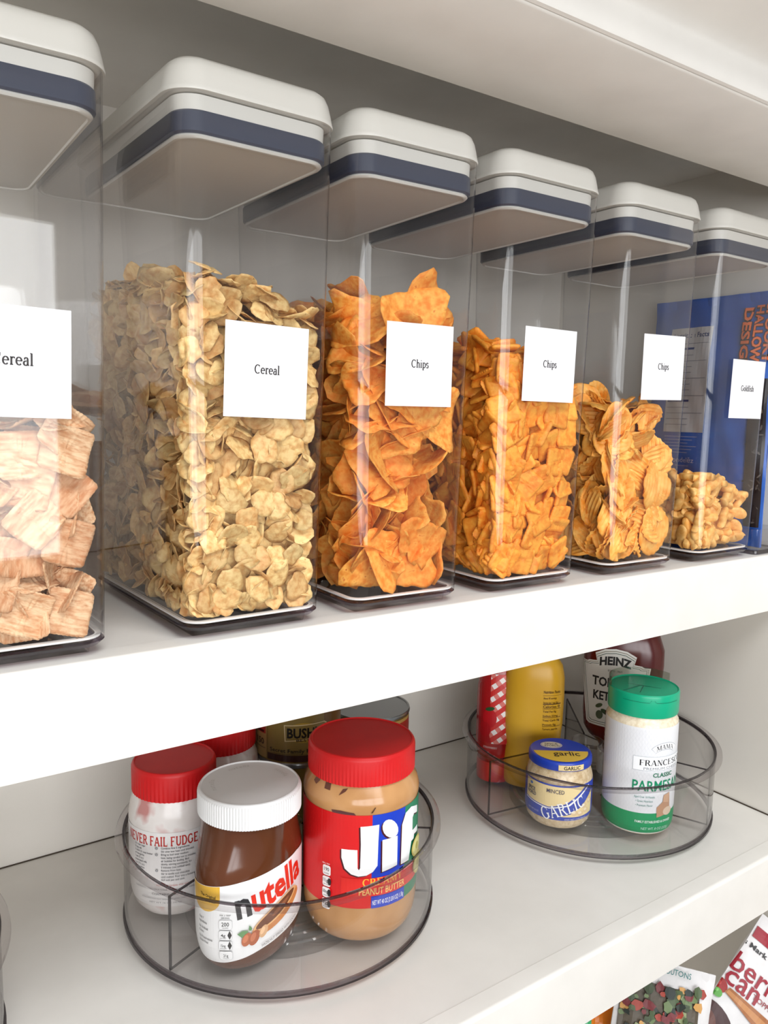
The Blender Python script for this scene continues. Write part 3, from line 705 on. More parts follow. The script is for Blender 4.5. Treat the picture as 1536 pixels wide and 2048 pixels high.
q.build('air_gap', wrap(prof, 1, 1, rad(-123.6), R_), pb, step=.0035)

# hazelnut spread
nu = jar_empty('hazelnut_spread_jar', .2907, .1205, 'oval jar of dark brown hazelnut spread with white lid and red lettering', 'jar')
PS = .45; na, nb = .0555, .0405
np_ = [(.70, 0), (.80, .0012), (.89, .007), (.955, .016), (.99, .027), (1.0, .04), (1.0, .088), (.985, .098), (.93, .112), (.86, .124), (.80, .133)]
def oval(r, z, t=0, seg=80):
    # blend towards a round neck near the top
    k = min(1, max(0, (z-.088)/.042)); a_ = na*r*(1-k)+.0425*k; b_ = nb*r*(1-k)+.0425*k
    return a_, b_
def ovp(th, z, d=0):
    r = float(np.interp(z, [q[1] for q in np_], [q[0] for q in np_])); a_, b_ = oval(r, z); t = th-PS
    x, y = (a_+d)*math.cos(t), (b_+d)*math.sin(t)
    return Vector((x*math.cos(PS)-y*math.sin(PS), x*math.sin(PS)+y*math.cos(PS), z))
MB().loft([[tuple(ovp(2*PI*k/80, z)) for k in range(80)] for z in [q[1] for q in np_]+[]]).build('jar_body', noisy('cocoa_spread', (84, 44, 22), (98, 54, 30), 20, rough=.13, detail=1, spec=.6), nu)
lidshape('lid', nu, .0457, .1283, .1504, mat('white_lid', (236, 236, 236), rough=.4), ribs=110, rib=.0007)
q = Print()
def ringtext(q, t, R, a0, size, c):
    a = a0
    for ch in t:
        vs, fs, w = glyph_text(ch, .0)
        if vs:
            aa = a-(w*size/2)/R
            q._place(vs, fs, w, R*math.cos(aa), R*math.sin(aa), None, size, c, 'c', aa-PI/2, 1, None)
        a -= (w+.12 if ch != ' ' else .4)*size/R
ringtext(q, 'nutella', .031, rad(100), .0068, (216, 214, 210)); ringtext(q, 'nutella', .031, rad(20), .0068, (216, 214, 210)); ringtext(q, 'nutella', .031, rad(180), .0068, (216, 214, 210))
q.build('lid_embossing', lambda u, v, d: Vector((u, v, .1504-.0012+d)), nu, base=.0001, rough=.4)
p = Print()
def lt(u): return float(np.interp(u, [-.075, -.055, -.02, 0, .03, .06, .09], [.078, .0785, .083, .086, .0885, .089, .084]))
def lb(u): return float(np.interp(u, [-.075, -.039, -.017, 0, .02, .04, .065, .09], [.012, .0105, .0118, .0150, .0195, .0225, .0245, .0245]))
us = [-.075+.165*k/44 for k in range(45)]
p.raw([(u, lb(u)) for u in us]+[(u, lt(u)) for u in us], [(k, k+1, 45+k+1, 45+k) for k in range(44)], WHT)
ye = [(-.0200-.0001*0, lt(-.02)-.0004)]
yel = [(-.068, lt(-.068)-.0004), (-.052, lt(-.052)-.0004), (-.036, lt(-.036)-.0004), (-.0200, lt(-.02)-.0004)][::-1]+[(-.068, .070)]+[(-.0365+.0265*math.cos(a), .0705-.0135*math.sin(a)) for a in [PI-PI*k/14 for k in range(15)]][0:]
p.raw([(-.063, .070), (-.0200, .070), (-.0200, lt(-.02)-.0003), (-.036, lt(-.036)-.0003), (-.052, lt(-.052)-.0003), (-.063, lt(-.063)-.0003)], [(0, 1, 2, 3, 4, 5)], (232, 182, 66))
p.poly([(-.0405+.0205*math.cos(a), .0702-.0125*math.sin(a)) for a in [PI*k/16 for k in range(17)]], (232, 182, 66))
p.text('The Original', -.0345, .0712, .0036, (60, 44, 20), width=.0200, bold=.02)
p.text('Hazelnut Spread', -.0350, .0672, .0028, (60, 44, 20), width=.0200, bold=.01)
rn = .15
p.text('n', .0030, .0545, .0340, (40, 40, 44), width=.0135, bold=.03, rot=rn)
p.text('utella', .0108, .0562, .0335, (232, 48, 26), align='l', width=.0560, bold=.03, rot=rn)
for k, t_ in enumerate(('Only 7', 'Ingredients', 'No Artificial', 'Colors', 'No Preservatives', 'Gluten Free')):
    p.text(t_, -.0470, .0500-k*.0036-(.0016 if k > 1 else 0)-(.0016 if k > 3 else 0), .0030, (90, 88, 90), align='l', bold=.01, sx=.9)
p.text('PER 2 TBSP', -.0146, .0572, .0018, BLK, width=.0105); p.text('SERVING', -.0146, .0548, .0018, BLK, width=.0080)
for k, (t_, s_) in enumerate((('200', 'CALORIES'), ('4g', 'SAT FAT'), ('15mg', 'SODIUM'), ('21g', 'TOTAL SUGARS'))):
    y = .0452-k*.0094; p.rrect(-.0210, y-.0002, -.0080, y+.0086, .0022, (176, 176, 178)); p.rrect(-.0208, y, -.0082, y+.0084, .0021, WHT)
    p.text(t_, -.0146 if k in (0, 3) else -.0166, y+.0030, .0050 if k == 0 else .0036, BLK, bold=.015, width=.0072 if k == 0 else .0046)
    p.text(s_, -.0146 if k in (0, 3) else -.0166, y+.0011, .0014, BLK, width=.0060)
    if k in (1, 2): p.poly([(-.0104, y+.0004), (-.0084, y+.0044), (-.0104, y+.0086), (-.0124, y+.0044)], BLK)
# bread with spread, leaves and nuts
p.ell(.0335, .0470, .0262, .0080, (226, 160, 96), rot=.36); p.ell(.0345, .0455, .0255, .0070, (206, 132, 72), rot=.36)
p.ell(.0325, .0500, .0240, .0062, (236, 184, 124), rot=.40); p.ell(.0322, .0502, .0215, .0049, (112, 62, 36), rot=.40); p.ell(.036, .0515, .0100, .0020, (150, 92, 60), rot=.45)
p.poly([(-.0036, .0410), (.0010, .0432), (.0062, .0425), (.0040, .0385), (.0005, .0370)], (104, 150, 96))
p.poly([(.0062, .0425), (.0068, .0468), (.0092, .0440), (.0085, .0415)], (96, 146, 92))
for (a, b, c_, d_, cc) in ((.0045, .0345, .0042, .0062, (186, 100, 60)), (.0110, .0345, .0044, .0070, (176, 92, 54)), (.0190, .0375, .0036, .0056, (224, 176, 130))):
    p.ell(a, b, c_, d_, cc, rot=-.35); p.ell(a-.001, b+.001, c_*.5, d_*.6, tuple(min(255, x+26) for x in cc), rot=-.35)
p.text('HAZELNUT SPREAD WITH COCOA', .0365, .0268, .0040, (110, 100, 100), width=.0380, rot=.20, bold=.005)
def nfn(u, v, d): return ovp(rad(-115)+u/.05, v, d)
p.build('label', nfn, nu, step=.0030, eps=.00005)

# marshmallow spread jars
M_mf = noisy('marshmallow_jar', (226, 216, 210), (240, 234, 230), 26, rough=.2, detail=3, c3=(204, 140, 136), lo=.3, hi=.52, spec=.6)
def fluff(x, y, label, printed=True):
    e = jar_empty('marshmallow_jar', x, y, label, 'jar')
    pr_ = [(.026, 0), (.033, .002), (.0385, .009), (.0415, .020), (.0425, .032), (.0430, .05), (.0430, .095), (.0412, .106), (.0385, .114), (.037, .120)]
    MB().lathe(pr_, 72).build('jar_body', M_mf, e)
    lidshape('lid', e, .0398, .1165, .1440, _m['red_lid'], ribs=60, rib=.0007)
    if printed:
        p = Print(); c = (190, 50, 44); g = (92, 90, 96)
        p.rect(-.062, .0150, .062, .0895, (238, 234, 232))
        p.serif('NEVER FAIL FUDGE', -.0150, .0768, .0128, c, width=.0740, thick=1.9, thin=3.0, gap=.03)
        for k, t_ in enumerate(('2½ cups sugar', '¾ tsp salt', '½ stick (¼ cup) butter', 'or margarine', '1 can (5 oz.)', 'evaporated milk', '1 jar (7½ oz.)', 'Marshmallow', '¾ tsp vanilla')):
            p.text(t_, -.0420, .0738-k*.0031, .0027, g, align='l', bold=.008, sx=.85)
        lines = ['Combine first 5 ingredients.', 'Stir over low heat until blended.', 'Bring to boil over medium', 'heat, being careful not to mistake', 'air bubbles for boiling. Boil', 'slowly, stirring constantly, for', '5 minutes (use softball test).', 'Remove from heat.', 'Stir in vanilla and chocolate', 'until melted. Pour into a buttered', '9x9 inch pan and cool.']
        for k, t_ in enumerate(lines): p.text(t_, -.0128, .0740-k*.0031, .0027, g, align='l', bold=.008, sx=.85)
        for t_, k in (('1', 0), ('2', 2), ('3', 7)): p.ell(-.0168, .0749-k*.0031, .0013, .0013, (150, 148, 150)); p.text(t_, -.0168, .0741-k*.0031, .0022, WHT)
        p.text('For more recipes visit our page', 0, .0378, .0024, (200, 80, 70), width=.034)
        p.text('INGREDIENTS: CORN SYRUP, SUGAR, DRIED EGG WHITE, VANILLIN', -.010, .0335, .0024, g, width=.060); p.text('CONTAINS: EGG', -.010, .0285, .0030, g, bold=.01, width=.024)
        p.text('REFRIGERATION NOT REQUIRED AFTER OPENING', -.010, .0240, .0021, g, width=.046); p.text('NET WT 16 OZ (454g)', -.010, .0202, .0021, g, width=.030)
        p.build('label', wrap(pr_, 1, 1, rad(-109.8), .043), e, step=.0035, eps=.00005)
    return e
fluff(.2575, .2190, 'marshmallow jar with red lid, recipe lettering facing out, left of the hazelnut spread')
fluff(.3330, .2880, 'marshmallow jar at the back, mostly hidden, only its red lid and shoulder showing', False)

# cans
M_gold = mat('gold_label', (150, 126, 66), rough=.3, metal=.65); M_tin = mat('tin', (150, 152, 154), rough=.28, metal=.95)
def can(x, y, z, R, h, label, art=None):
    e = empty('bean_can', (x, y, z)); tag(e, label, 'can', 'gold labelled bean cans behind the jars')
    MB().lathe([(R-.001, .003), (R, .004), (R, h-.004), (R-.001, h-.003)], 64).build('can_body', M_gold, e)
    for z0 in (0, h-.0045): MB().lathe([(R-.001, z0), (R+.0012, z0+.0008), (R+.0014, z0+.0030), (R+.0006, z0+.0045), (R-.002, z0+.0045)], 64).build('rim', M_tin, e)
    MB().lathe([(R+.0004, h-.001), (R+.0006, h+.0008), (R-.0016, h+.0008), (R-.0030, h-.0035), (R*.88, h-.0035), (R*.85, h-.0022), (R*.80, h-.0022), (R*.77, h-.0036), (R*.6, h-.0036), (R*.58, h-.0026), (R*.54, h-.0026), (R*.52, h-.0036), (.001, h-.0036)], 64).build('can_lid', M_tin, e, angle=50)
    tb = MB(); tb.loft([rr(-.006, .006, -R*.78, -R*.78+.024, .0055, h-.0032, 5), rr(-.006, .006, -R*.78, -R*.78+.024, .0055, h-.0018, 5)]); tb.build('pull_tab', M_tin, e)
    if art: art(e, R, h)
    return e
def gold_art(e, R, h):
    p = Print(); dk = (44, 30, 22); pr_ = [(R, 0), (R, h)]
    p.rect(-.078, .006, .078, h-.008, (142, 120, 64), lay=1); p.rect(-.0355, .006, .078, .0135, (60, 30, 26), lay=2)
    p.rect(.030, .020, .078, h-.008, (118, 84, 40), lay=2)
    p.rect(-.070, .006, -.0372, h-.010, (176, 146, 92), lay=3); p.rect(-.066, .033, -.0385, h-.014, (168, 56, 48), lay=4); p.rect(-.064, .034, -.041, .0365, (60, 24, 24), lay=5)
    p.lay = 6
    p.text('150', -.0478, .0205, .0095, (60, 40, 28), width=.0135, bold=.02)
    p.rect(-.062, .0165, -.0385, .0171, (70, 50, 30))
    p.rect(-.0360, .006, -.0356, h-.008, (110, 88, 44))
    p.ell(.0060, .0390, .0185, .0112, (180, 148, 62))
    p.poly([(-.0150, .0475), (.0300, .0490), (.0330, .0470), (.0300, .0330), (-.0140, .0290)], (226, 206, 160))
    p.poly([(-.0140, .0465), (.0290, .0480), (.0318, .0466), (.0292, .0340), (-.0130, .0300)], (142, 120, 64))
    p.text("BUSH'S", .0075, .0335, .0150, (20, 16, 16), width=.038, bold=.03)
    p.text('BEST', .0060, .0292, .0040, dk, width=.015, bold=.02)
    p.text('Secret Family Recipe', -.0315, .0165, .0060, dk, align='l', width=.060, bold=.015)
    p.rect(-.031, .0146, .050, .0150, dk)
    p.build('label', wrap(pr_, 1, 1, rad(-118.8), R), e, step=.0035, eps=.00005, rough=.3)
can(.420, .268, Z2+ZF, .0400, .0945, 'bean can underneath the gold lettered can, hidden behind the white lid')
can(.420, .268, Z2+ZF+.0955, .0480, .1180, 'gold bean can with black lettering, standing behind the white lid', gold_art)
def red_art(e, R, h):
    p = Print(); p.rect(-.09, .006, .09, h-.006, (170, 130, 70)); p.rect(-.09, h-.03, .09, h-.010, (150, 40, 30)); p.rect(.02, .03, .09, .06, (80, 50, 30))
    p.build('label', wrap([(R, 0), (R, h)], 1, 1, rad(-125), R), e, step=.004, rough=.35)
can(.535, .292, Z2+.0005, .0480, .1290, 'can with bare ringed metal lid behind the peanut butter', red_art)

# ------------------------------------------------------------------ right turntable
ga = jar_empty('garlic_jar', .6971, .125, 'small jar of minced garlic with blue and yellow lid', 'jar')
pg = [(.028, 0), (.033, .0015), (.0365, .006), (.0382, .013), (.0389, .020), (.0389, .056), (.0375, .062), (.0362, .066), (.0355, .0705), (.034, .0735)]
MB().lathe(pg, 72).build('jar_body', noisy('minced_garlic', (196, 168, 128), (224, 204, 168), 210, rough=.22, detail=5, c3=(160, 128, 90), spec=.6), ga)
BLU = (30, 62, 172); CRM = (238, 214, 156)
MB().lathe([(.0345, .0715), (.0368, .0722), (.0370, .0735), (.0370, .0800), (.0362, .0818), (.0345, .0826), (.0330, .0820), (.001, .0820)], 72).build('lid', mat('blue_lid', BLU, rough=.3), ga)
p = Print()
for y0, y1, cc in ((-.030, .001, (222, 184, 70)),): p.poly([(.0322*math.cos(a), .0322*math.sin(a)) for a in [PI+.05+(PI-.1)*k/20 for k in range(21)]], cc)
p.ell(-.008, .0150, .0130, .0095, (226, 220, 206)); p.ell(-.008, .0150, .0120, .0086, BLU); p.ell(-.008, .0150, .0114, .0080, (226, 220, 206))
p.serif('SPICE', -.008, .0158, .0058, (50, 50, 60), thick=1.4, thin=1.3, width=.017) if False else p.text('SPICE', -.008, .0155, .0062, (70, 66, 70), width=.016, bold=.02)
p.text('WORLD', -.008, .0102, .0062, (70, 66, 70), width=.019, bold=.02)
p.text('garlic', .005, -.0150, .0160, (60, 50, 40), width=.031, bold=.01)
GA = rad(-138.4+90+12)
p.build('lid_label', lambda u, v, d: Vector((u*math.cos(GA)-v*math.sin(GA), u*math.sin(GA)+v*math.cos(GA), .0820+d)), ga, eps=.00004, base=.0001)
p = Print(); p.rect(-.001, .0733, .0300, .0797, CRM); p.text('GARLIC', .0150, .0744, .0060, BLK, width=.020, bold=.02)
p.build('lid_sticker', wrap([(.0371, 0), (.0371, .1)], 1, 1, rad(-138.4), .0370), ga, step=.003, eps=.00005)
p = Print(); R_ = .0389
p.rect(-.066, .0135, .066, .0560, BLU, lay=1)
p.poly([(-.045, .0540), (.030, .0540), (.034, .0530), (.010, .0345), (-.010, .0285), (-.045, .0310)], CRM, lay=2)
p.lay = 3
def gw(x): return .00
p.poly([(-.045, .0300), (-.010, .0275), (.012, .0330), (.040, .0540), (.041, .0528), (.014, .0318), (-.010, .0264), (-.045, .0290)], WHT)
p.poly([(.0015, .0185), (.0270, .0175), (.0480, .0185), (.0480, .0460), (.0300, .0300), (.0150, .0215)], CRM)
for a, b in ((.020, .0225), (.028, .0215), (.036, .0240), (.033, .030), (.042, .034)): p.ell(a, b, .0042, .0032, (226, 196, 150)); p.ell(a-.001, b+.001, .0024, .0016, (240, 222, 190))
p.text('MINCED', -.0030, .0460, .0068, (50, 44, 80), width=.0200, bold=.004)
p.serif('GARLIC', .0095, .0215, .0215, WHT, width=.0540, thick=1.4, thin=1.6, rot=.36, gap=.05)
p.text('SPICE', -.0340, .0420, .0060, (40, 50, 90), width=.0120, bold=.02); p.text('WORLD', -.0340, .0368, .0060, (40, 50, 90), width=.0150, bold=.02); p.ell(-.0340, .0505, .0022, .0016, (60, 110, 180))
p.text('NET WT 8 OZ', -.030, .0185, .0032, (190, 196, 226), width=.016)
p.text('AND NET CONTENTS', .022, .0145, .0028, (200, 204, 226), width=.028)
p.build('label', wrap(pg, 1, 1, rad(-138.4), R_), ga, step=.0030, eps=.00005)

pa = jar_empty('cheese_shaker', .7697, .0668, 'tall shaker of grated parmesan with green flip lid', 'shaker')
pp = [(.030, 0), (.0365, .0015), (.0392, .006), (.0405, .012), (.0408, .02), (.0408, .126), (.0405, .1320), (.0385, .1350), (.0382, .1405), (.0375, .1430)]
MB().lathe(pp, 72).build('jar_body', noisy('grated_cheese', (222, 206, 176), (240, 228, 204), 300, rough=.25, detail=4, spec=.6), pa)
GRN = (0, 166, 124)
MB().lathe([(.0375, .1400), (.0396, .1405), (.0400, .1420), (.0402, .1640), (.0398, .1660), (.0385, .1672), (.0372, .1660), (.001, .1655)], 80).build('lid', mat('green_lid', GRN, rough=.3), pa)
p = Print(); dg = (0, 96, 74)
p.rect(-.034, .1592, -.0040, .1596, dg); p.rect(.0040, .1592, .034, .1596, dg); p.poly([(-.0040, .1592), (-.0020, .1622), (-.0016, .1622), (-.0036, .1596)], dg); p.poly([(.0040, .1592), (.0020, .1622), (.0016, .1622), (.0036, .1596)], dg)
p.build('hinge_line', wrap([(.0402, 0), (.0402, .2)], 1, 1, rad(-128), .0402), pa, step=.003, base=.0001)
p = Print(); p.poly([(.0, -.036), (.0012, -.036), (.0012, .036), (.0, .036)], dg); p.poly([(-.036, .0), (0, .0), (0, .0010), (-.036, .0010)], dg); p.poly([(-.030, .018), (-.002, .004), (-.001, .006), (-.028, .020)], (0, 130, 100))
p.build('flip_seams', lambda u, v, d: Vector((u*math.cos(.5)-v*math.sin(.5), u*math.sin(.5)+v*math.cos(.5), .16555+d)), pa, base=.0001)
# clear flap standing open at the back of the lid
fl = MB(); A0, A1 = rad(-10), rad(150); n_ = 24
fl.loft([[(.0400*math.cos(A0+(A1-A0)*k/n_), .0400*math.sin(A0+(A1-A0)*k/n_), z) for k in range(n_+1)] for z in (.166, .176)]+[[(.0388*math.cos(A0+(A1-A0)*k/n_), .0388*math.sin(A0+(A1-A0)*k/n_), z) for k in range(n_+1)] for z in (.1764, .166)], False, False, closed=False)
fl.build('clear_collar', clear('shaker_film', (.86, .84, .8), (.4, .36, .3), f0=.08), pa)
p = Print(); R_ = .0408
p.rect(-.0900, .0032, .0900, .1300, (232, 233, 236), lay=1); p.rect(-.0900, .0042, .0900, .0290, (0, 150, 92), lay=2)
p.lay = 3
for k in range(26):
    for s_ in (1, -1):
        a = -.050+k*.0042
        x0, y0, x1, y1 = a-.5*.06*s_, .031, a+.5*.06*s_, .128
        x0c, x1c = max(-.052, min(.052, x0)), max(-.052, min(.052, x1))
        if abs(x1-x0) < 1e-6: continue
        yy0 = y0+(x0c-x0)/(x1-x0)*(y1-y0); yy1 = y0+(x1c-x0)/(x1-x0)*(y1-y0)
        if (x1c-x0c)*s_ > .002: p.poly([(x0c, yy0), (x0c+.0002, yy0), (x1c+.0002, yy1), (x1c, yy1)], (222, 223, 227), lay=4)
p.lay = 5
arcf = lambda k_: (lambda a, b: (a, b-k_*a*a))
p.raw([(.030+.020*math.sin(t), .100+.013*math.cos(t)) for t in [-1.1+2.2*k/12 for k in range(13)]]+[(.030+.0135*math.sin(t), .098+.0065*math.cos(t)) for t in [-1.1+2.2*k/12 for k in range(13)]], [(k, k+1, 13+k+1, 13+k) for k in range(12)], (176, 180, 188))
p.raw([(.030+.0194*math.sin(t), .100+.0124*math.cos(t)) for t in [-1.07+2.14*k/12 for k in range(13)]]+[(.030+.0141*math.sin(t), .098+.0071*math.cos(t)) for t in [-1.07+2.14*k/12 for k in range(13)]], [(k, k+1, 13+k+1, 13+k) for k in range(12)], (244, 244, 246))
p.serif('MAMA', .0300, .1055, .0078, BLK, width=.0240, thick=1.5, thin=1.2, warp=arcf(16))
p.rect(-.0070, .0800, .0600, .0968, (198, 202, 208)); p.rect(-.0064, .0806, .0600, .0962, (243, 244, 246))
p.serif('FRANCESCO', .0300, .0862, .0098, BLK, width=.0600, thick=1.7, thin=1.3)
p.text('PREMIUM CHEESE', .0290, .0812, .0042, (120, 124, 132), width=.0480)
p.text('CLASSIC', .0290, .0725, .0070, (0, 120, 84), width=.0260, bold=.015)
p.text('PARMESAN', .0270, .0560, .0175, (0, 142, 98), width=.0660, bold=.012)
for k, t_ in enumerate(('Aged Over 10 Months', '• Great Nutrition', '• Premium Flavor')): p.text(t_, .0080, .0475-k*.0050, .0036, (90, 150, 140), width=.0230 if k == 0 else .019)
p.poly([(.0230, .0240), (.0225, .0360), (.0300, .0420), (.0310, .0500), (.0400, .0520), (.0420, .0300), (.0340, .0260)], (190, 146, 116)); p.poly([(.0300, .0420), (.0310, .0500), (.0400, .0520), (.0390, .0400)], (206, 166, 136)); p.ell(.0380, .0300, .0070, .0050, (222, 196, 172))
p.text('FAMILY ESTABLISHED & OWNED', .0210, .0176, .0042, (236, 250, 244), width=.0440, bold=.012)
p.text('NET WT. 8 OZ (227g)', .0230, .0090, .0046, (180, 226, 206), width=.0340, bold=.01)
for k in range(12): p.text('Ingredients: pasteurized milk', -.0720+0*k, .118-k*.0060, .0030, (120, 122, 128), align='l', width=.018)
p.build('label', wrap(pp, 1, 1, rad(-143.9), R_), pa, step=.0033, eps=.00004)

def flatbottle(name, x, y, ang, prof, label, cat, material, part='bottle_body', n=2.4, seg=64):
    """prof: (a,b,z) half width, half depth; ang = direction the broad face looks"""
    e = empty(name, (x, y, ZJ)); tag(e, label, cat)
    nx, ny = math.cos(ang), math.sin(ang); wx, wy = -ny, nx
    def pt(a, b, z, t):
        c, s_ = math.cos(t), math.sin(t); m = (abs(c)**n+abs(s_)**n)**(-1/n)
        u, w = a*m*c, b*m*s_
        return (u*wx-w*nx, u*wy-w*ny, z)
    MB().loft([[pt(a, b, z, 2*PI*k/seg) for k in range(seg)] for a, b, z in prof]).build(part, material, e)
    def fn(u, v, d):
        a = float(np.interp(v, [q[2] for q in prof], [q[0] for q in prof])); b = float(np.interp(v, [q[2] for q in prof], [q[1] for q in prof]))
        uu = max(-a*.999, min(a*.999, u)); w = b*(1-abs(uu/a)**n)**(1/n)
        # d along the outward normal, roughly
        k = abs(uu/a); dn = d*(1-k**3); du = d*k**3*(1 if uu > 0 else -1)
        return Vector(((uu+du)*wx+(w+dn)*nx, (uu+du)*wy+(w+dn)*ny, v))
    return e, fn
# ketchup
kp = [(.026, .022, 0), (.027, .023, .002), (.027, .023, .030), (.024, .020, .034), (.030, .022, .044), (.041, .026, .053), (.0475, .029, .064), (.0495, .031, .085), (.0495, .0315, .115), (.0500, .032, .130), (.0515, .032, .155), (.0510, .031, .175), (.044, .029, .195), (.030, .022, .208), (.012, .010, .213)]
ke, kf = flatbottle('ketchup_bottle', .857, .165, rad(-142.5), kp, 'dark red tomato ketchup bottle standing upside down by the right wall', 'bottle', noisy('ketchup', (84, 14, 10), (112, 24, 16), 8, rough=.2, detail=1, spec=.6))
MB().lathe([(.0272, .0005), (.0285, .0005), (.0285, .031), (.0272, .032)], 48, cap0=False, cap1=False, sx=1.0, sy=.95).build('cap', mat('white_cap', (226, 226, 224), rough=.4), ke)
p = Print(); o_ = -.0095
def key(s_, dx=0, dy=0):
    h_ = [(.000, .1785), (.014, .1765), (.026, .1700), (.0235, .1600), (.0330, .1585), (.0360, .1565), (.0440, .1560), (.0430, .1490), (.0335, .0735), (.0300, .0712), (0, .0705)]
    h_ = [(a*s_, .125+(b-.125)*s_) for a, b in h_]
    return [(a+o_, b) for a, b in h_]+[(-a+o_, b) for a, b in h_[::-1][1:-1]]
for s_, cc in ((1.0, (232, 230, 226)), (.955, (150, 146, 130)), (.935, (230, 228, 224)), (.90, (30, 70, 50)), (.885, (226, 224, 220))):
    k_ = key(s_); n2 = len(k_); p.raw(k_+[(o_, .12)], [(i, (i+1) % n2, n2) for i in range(n2)], cc)
p.text('HEINZ', o_, .1540, .0150, BLK, width=.0400, bold=.045, warp=lambda a, b: (a, b+.0035-8*a*a))
p.text("EST'D 1869", o_, .1480, .0034, (60, 60, 60), width=.0180)
p.text('TOMATO', o_, .1270, .0170, BLK, width=.0560, bold=.03); p.text('KETCHUP', o_, .1080, .0165, BLK, width=.0520, bold=.03)
p.ell(o_-.018, .0995, .0050, .0026, (70, 86, 60), rot=.6); p.ell(o_-.010, .0920, .0060, .0030, (64, 80, 54), rot=-.5); p.ell(o_-.017, .0870, .0045, .0060, (80, 92, 70)); p.ell(o_+.006, .0920, .0150, .0110, (180, 30, 24)); p.ell(o_+.002, .1010, .0050, .0022, (60, 90, 50), rot=.4)
p.build('label', kf, ke, step=.003, vstep=.006, eps=.00006, base=.0005, rough=.4)
# mustard
mp_ = [(.030, .022, 0), (.035, .0255, .002), (.0368, .0268, .007), (.0372, .0270, .020), (.0360, .0262, .044), (.0345, .0250, .056), (.0362, .0262, .066), (.0378, .0272, .085), (.0385, .0275, .120), (.0380, .0272, .145), (.0350, .0255, .160), (.0270, .0210, .172), (.0180, .0160, .180), (.0140, .0140, .185)]
mu, mf = flatbottle('mustard_bottle', .735, .2080, rad(-137), mp_, 'yellow squeeze bottle of mustard between the red bottles', 'bottle', noisy('mustard', (216, 164, 42), (226, 178, 58), 10, rough=.3, detail=1))
MB().lathe([(.0145, .1845), (.0160, .1850), (.0160, .2000), (.0080, .2080), (.0050, .2220), (.001, .2225)], 40).build('cap', mat('yellow_cap', (224, 170, 30), rough=.4), mu)
p = Print(); br = (96, 66, 16)
p.text('Nutrition Facts', .0125, .1300, .0052, br, align='l', width=.020, bold=.02)
p.rect(.0120, .1270, .0340, .1273, br)
for k, t_ in enumerate(('About 90 servings', 'Serving size 1 tsp (5g)', 'Calories 0', 'Total Fat 0g', 'Sodium 55mg', 'Total Carb 0g', 'Protein 0g', 'Turmeric, paprika')):
    y = .1225-k*.0058; p.text(t_, .0125, y, .0036 if k != 2 else .0050, br, align='l', width=.016+.004*((k*7) % 3)/2, bold=.012)
    if k in (1, 2, 4, 6): p.rect(.0122, y-.0014, .0335, y-.0009 if k != 1 else y-.0002, br)
p.build('label', mf, mu, step=.003, vstep=.01, eps=.00005, base=.0005)
# jam squeeze bottle
jp = [(.021, .019, .000), (.0250, .0215, .001), (.0250, .0215, .0255), (.0225, .0200, .0275), (.0225, .0200, .0300), (.0262, .0220, .0330), (.0270, .0226, .045), (.0270, .0226, .110), (.0262, .0220, .130), (.0225, .0195, .150), (.0150, .0140, .160)]
je, jf = flatbottle('jam_bottle', .7090, .2470, rad(-133), jp, 'red jam squeeze bottle with red and white gingham label', 'bottle', noisy('red_jam', (150, 16, 18), (176, 30, 26), 60, rough=.15, spec=.6), n=2.1)
MB().lathe([(.0256, .0002), (.0262, .0010), (.0262, .0245), (.0250, .0262)], 48, cap0=False, cap1=False, sy=.92).build('cap', mat('red_cap', (200, 44, 42), rough=.35), je)
p = Print(); x0, x1, y0, y1 = -.010, .0268, .0520, .1450
p.rect(-.0268, y0, .0268, y1, (168, 20, 26), lay=1)
import itertools
cs = .0062; r45 = rad(38); cr_, sr_ = math.cos(r45), math.sin(r45)
def clip(poly, a, b, c):  # keep a*x+b*y<=c
    out = []
    for i in range(len(poly)):
        P_, Q_ = poly[i], poly[(i+1) % len(poly)]; dp, dq = a*P_[0]+b*P_[1]-c, a*Q_[0]+b*Q_[1]-c
        if dp <= 0: out.append(P_)
        if dp*dq < 0: t = dp/(dp-dq); out.append((P_[0]+t*(Q_[0]-P_[0]), P_[1]+t*(Q_[1]-P_[1])))
    return out
for i, j in itertools.product(range(-14, 15), repeat=2):
    cc = {(0, 0): (244, 238, 236), (1, 0): (222, 120, 112), (0, 1): (206, 44, 40), (1, 1): (206, 44, 40)}[(i % 2, j % 2)]
    q_ = [(i*cs, j*cs), ((i+1)*cs, j*cs), ((i+1)*cs, (j+1)*cs), (i*cs, (j+1)*cs)]
    q_ = [(a*cr_-b*sr_, .098+a*sr_+b*cr_) for a, b in q_]
    for (a, b, c) in ((-1, 0, -x0-.000), (1, 0, x1), (0, -1, -y0), (0, 1, y1), (-1, -.28, -.0075)):
        q_ = clip(q_, a, b, c)
        if len(q_) < 3: break
    if len(q_) >= 3: p.poly(q_, cc, lay=3)
p.lay = 4
p.ell(-.010, .086, .0090, .0125, (190, 20, 30)); p.ell(-.016, .070, .0075, .0100, (176, 14, 26)); p.ell(-.010, .0985, .0060, .0026, (40, 80, 40), rot=.3)
p.text('STRAWBERRY', -.0080, .0450, .0040, (236, 200, 196), width=.018)
p.build('label', jf, je, step=.0028, vstep=.01, eps=.00006, base=.0004)

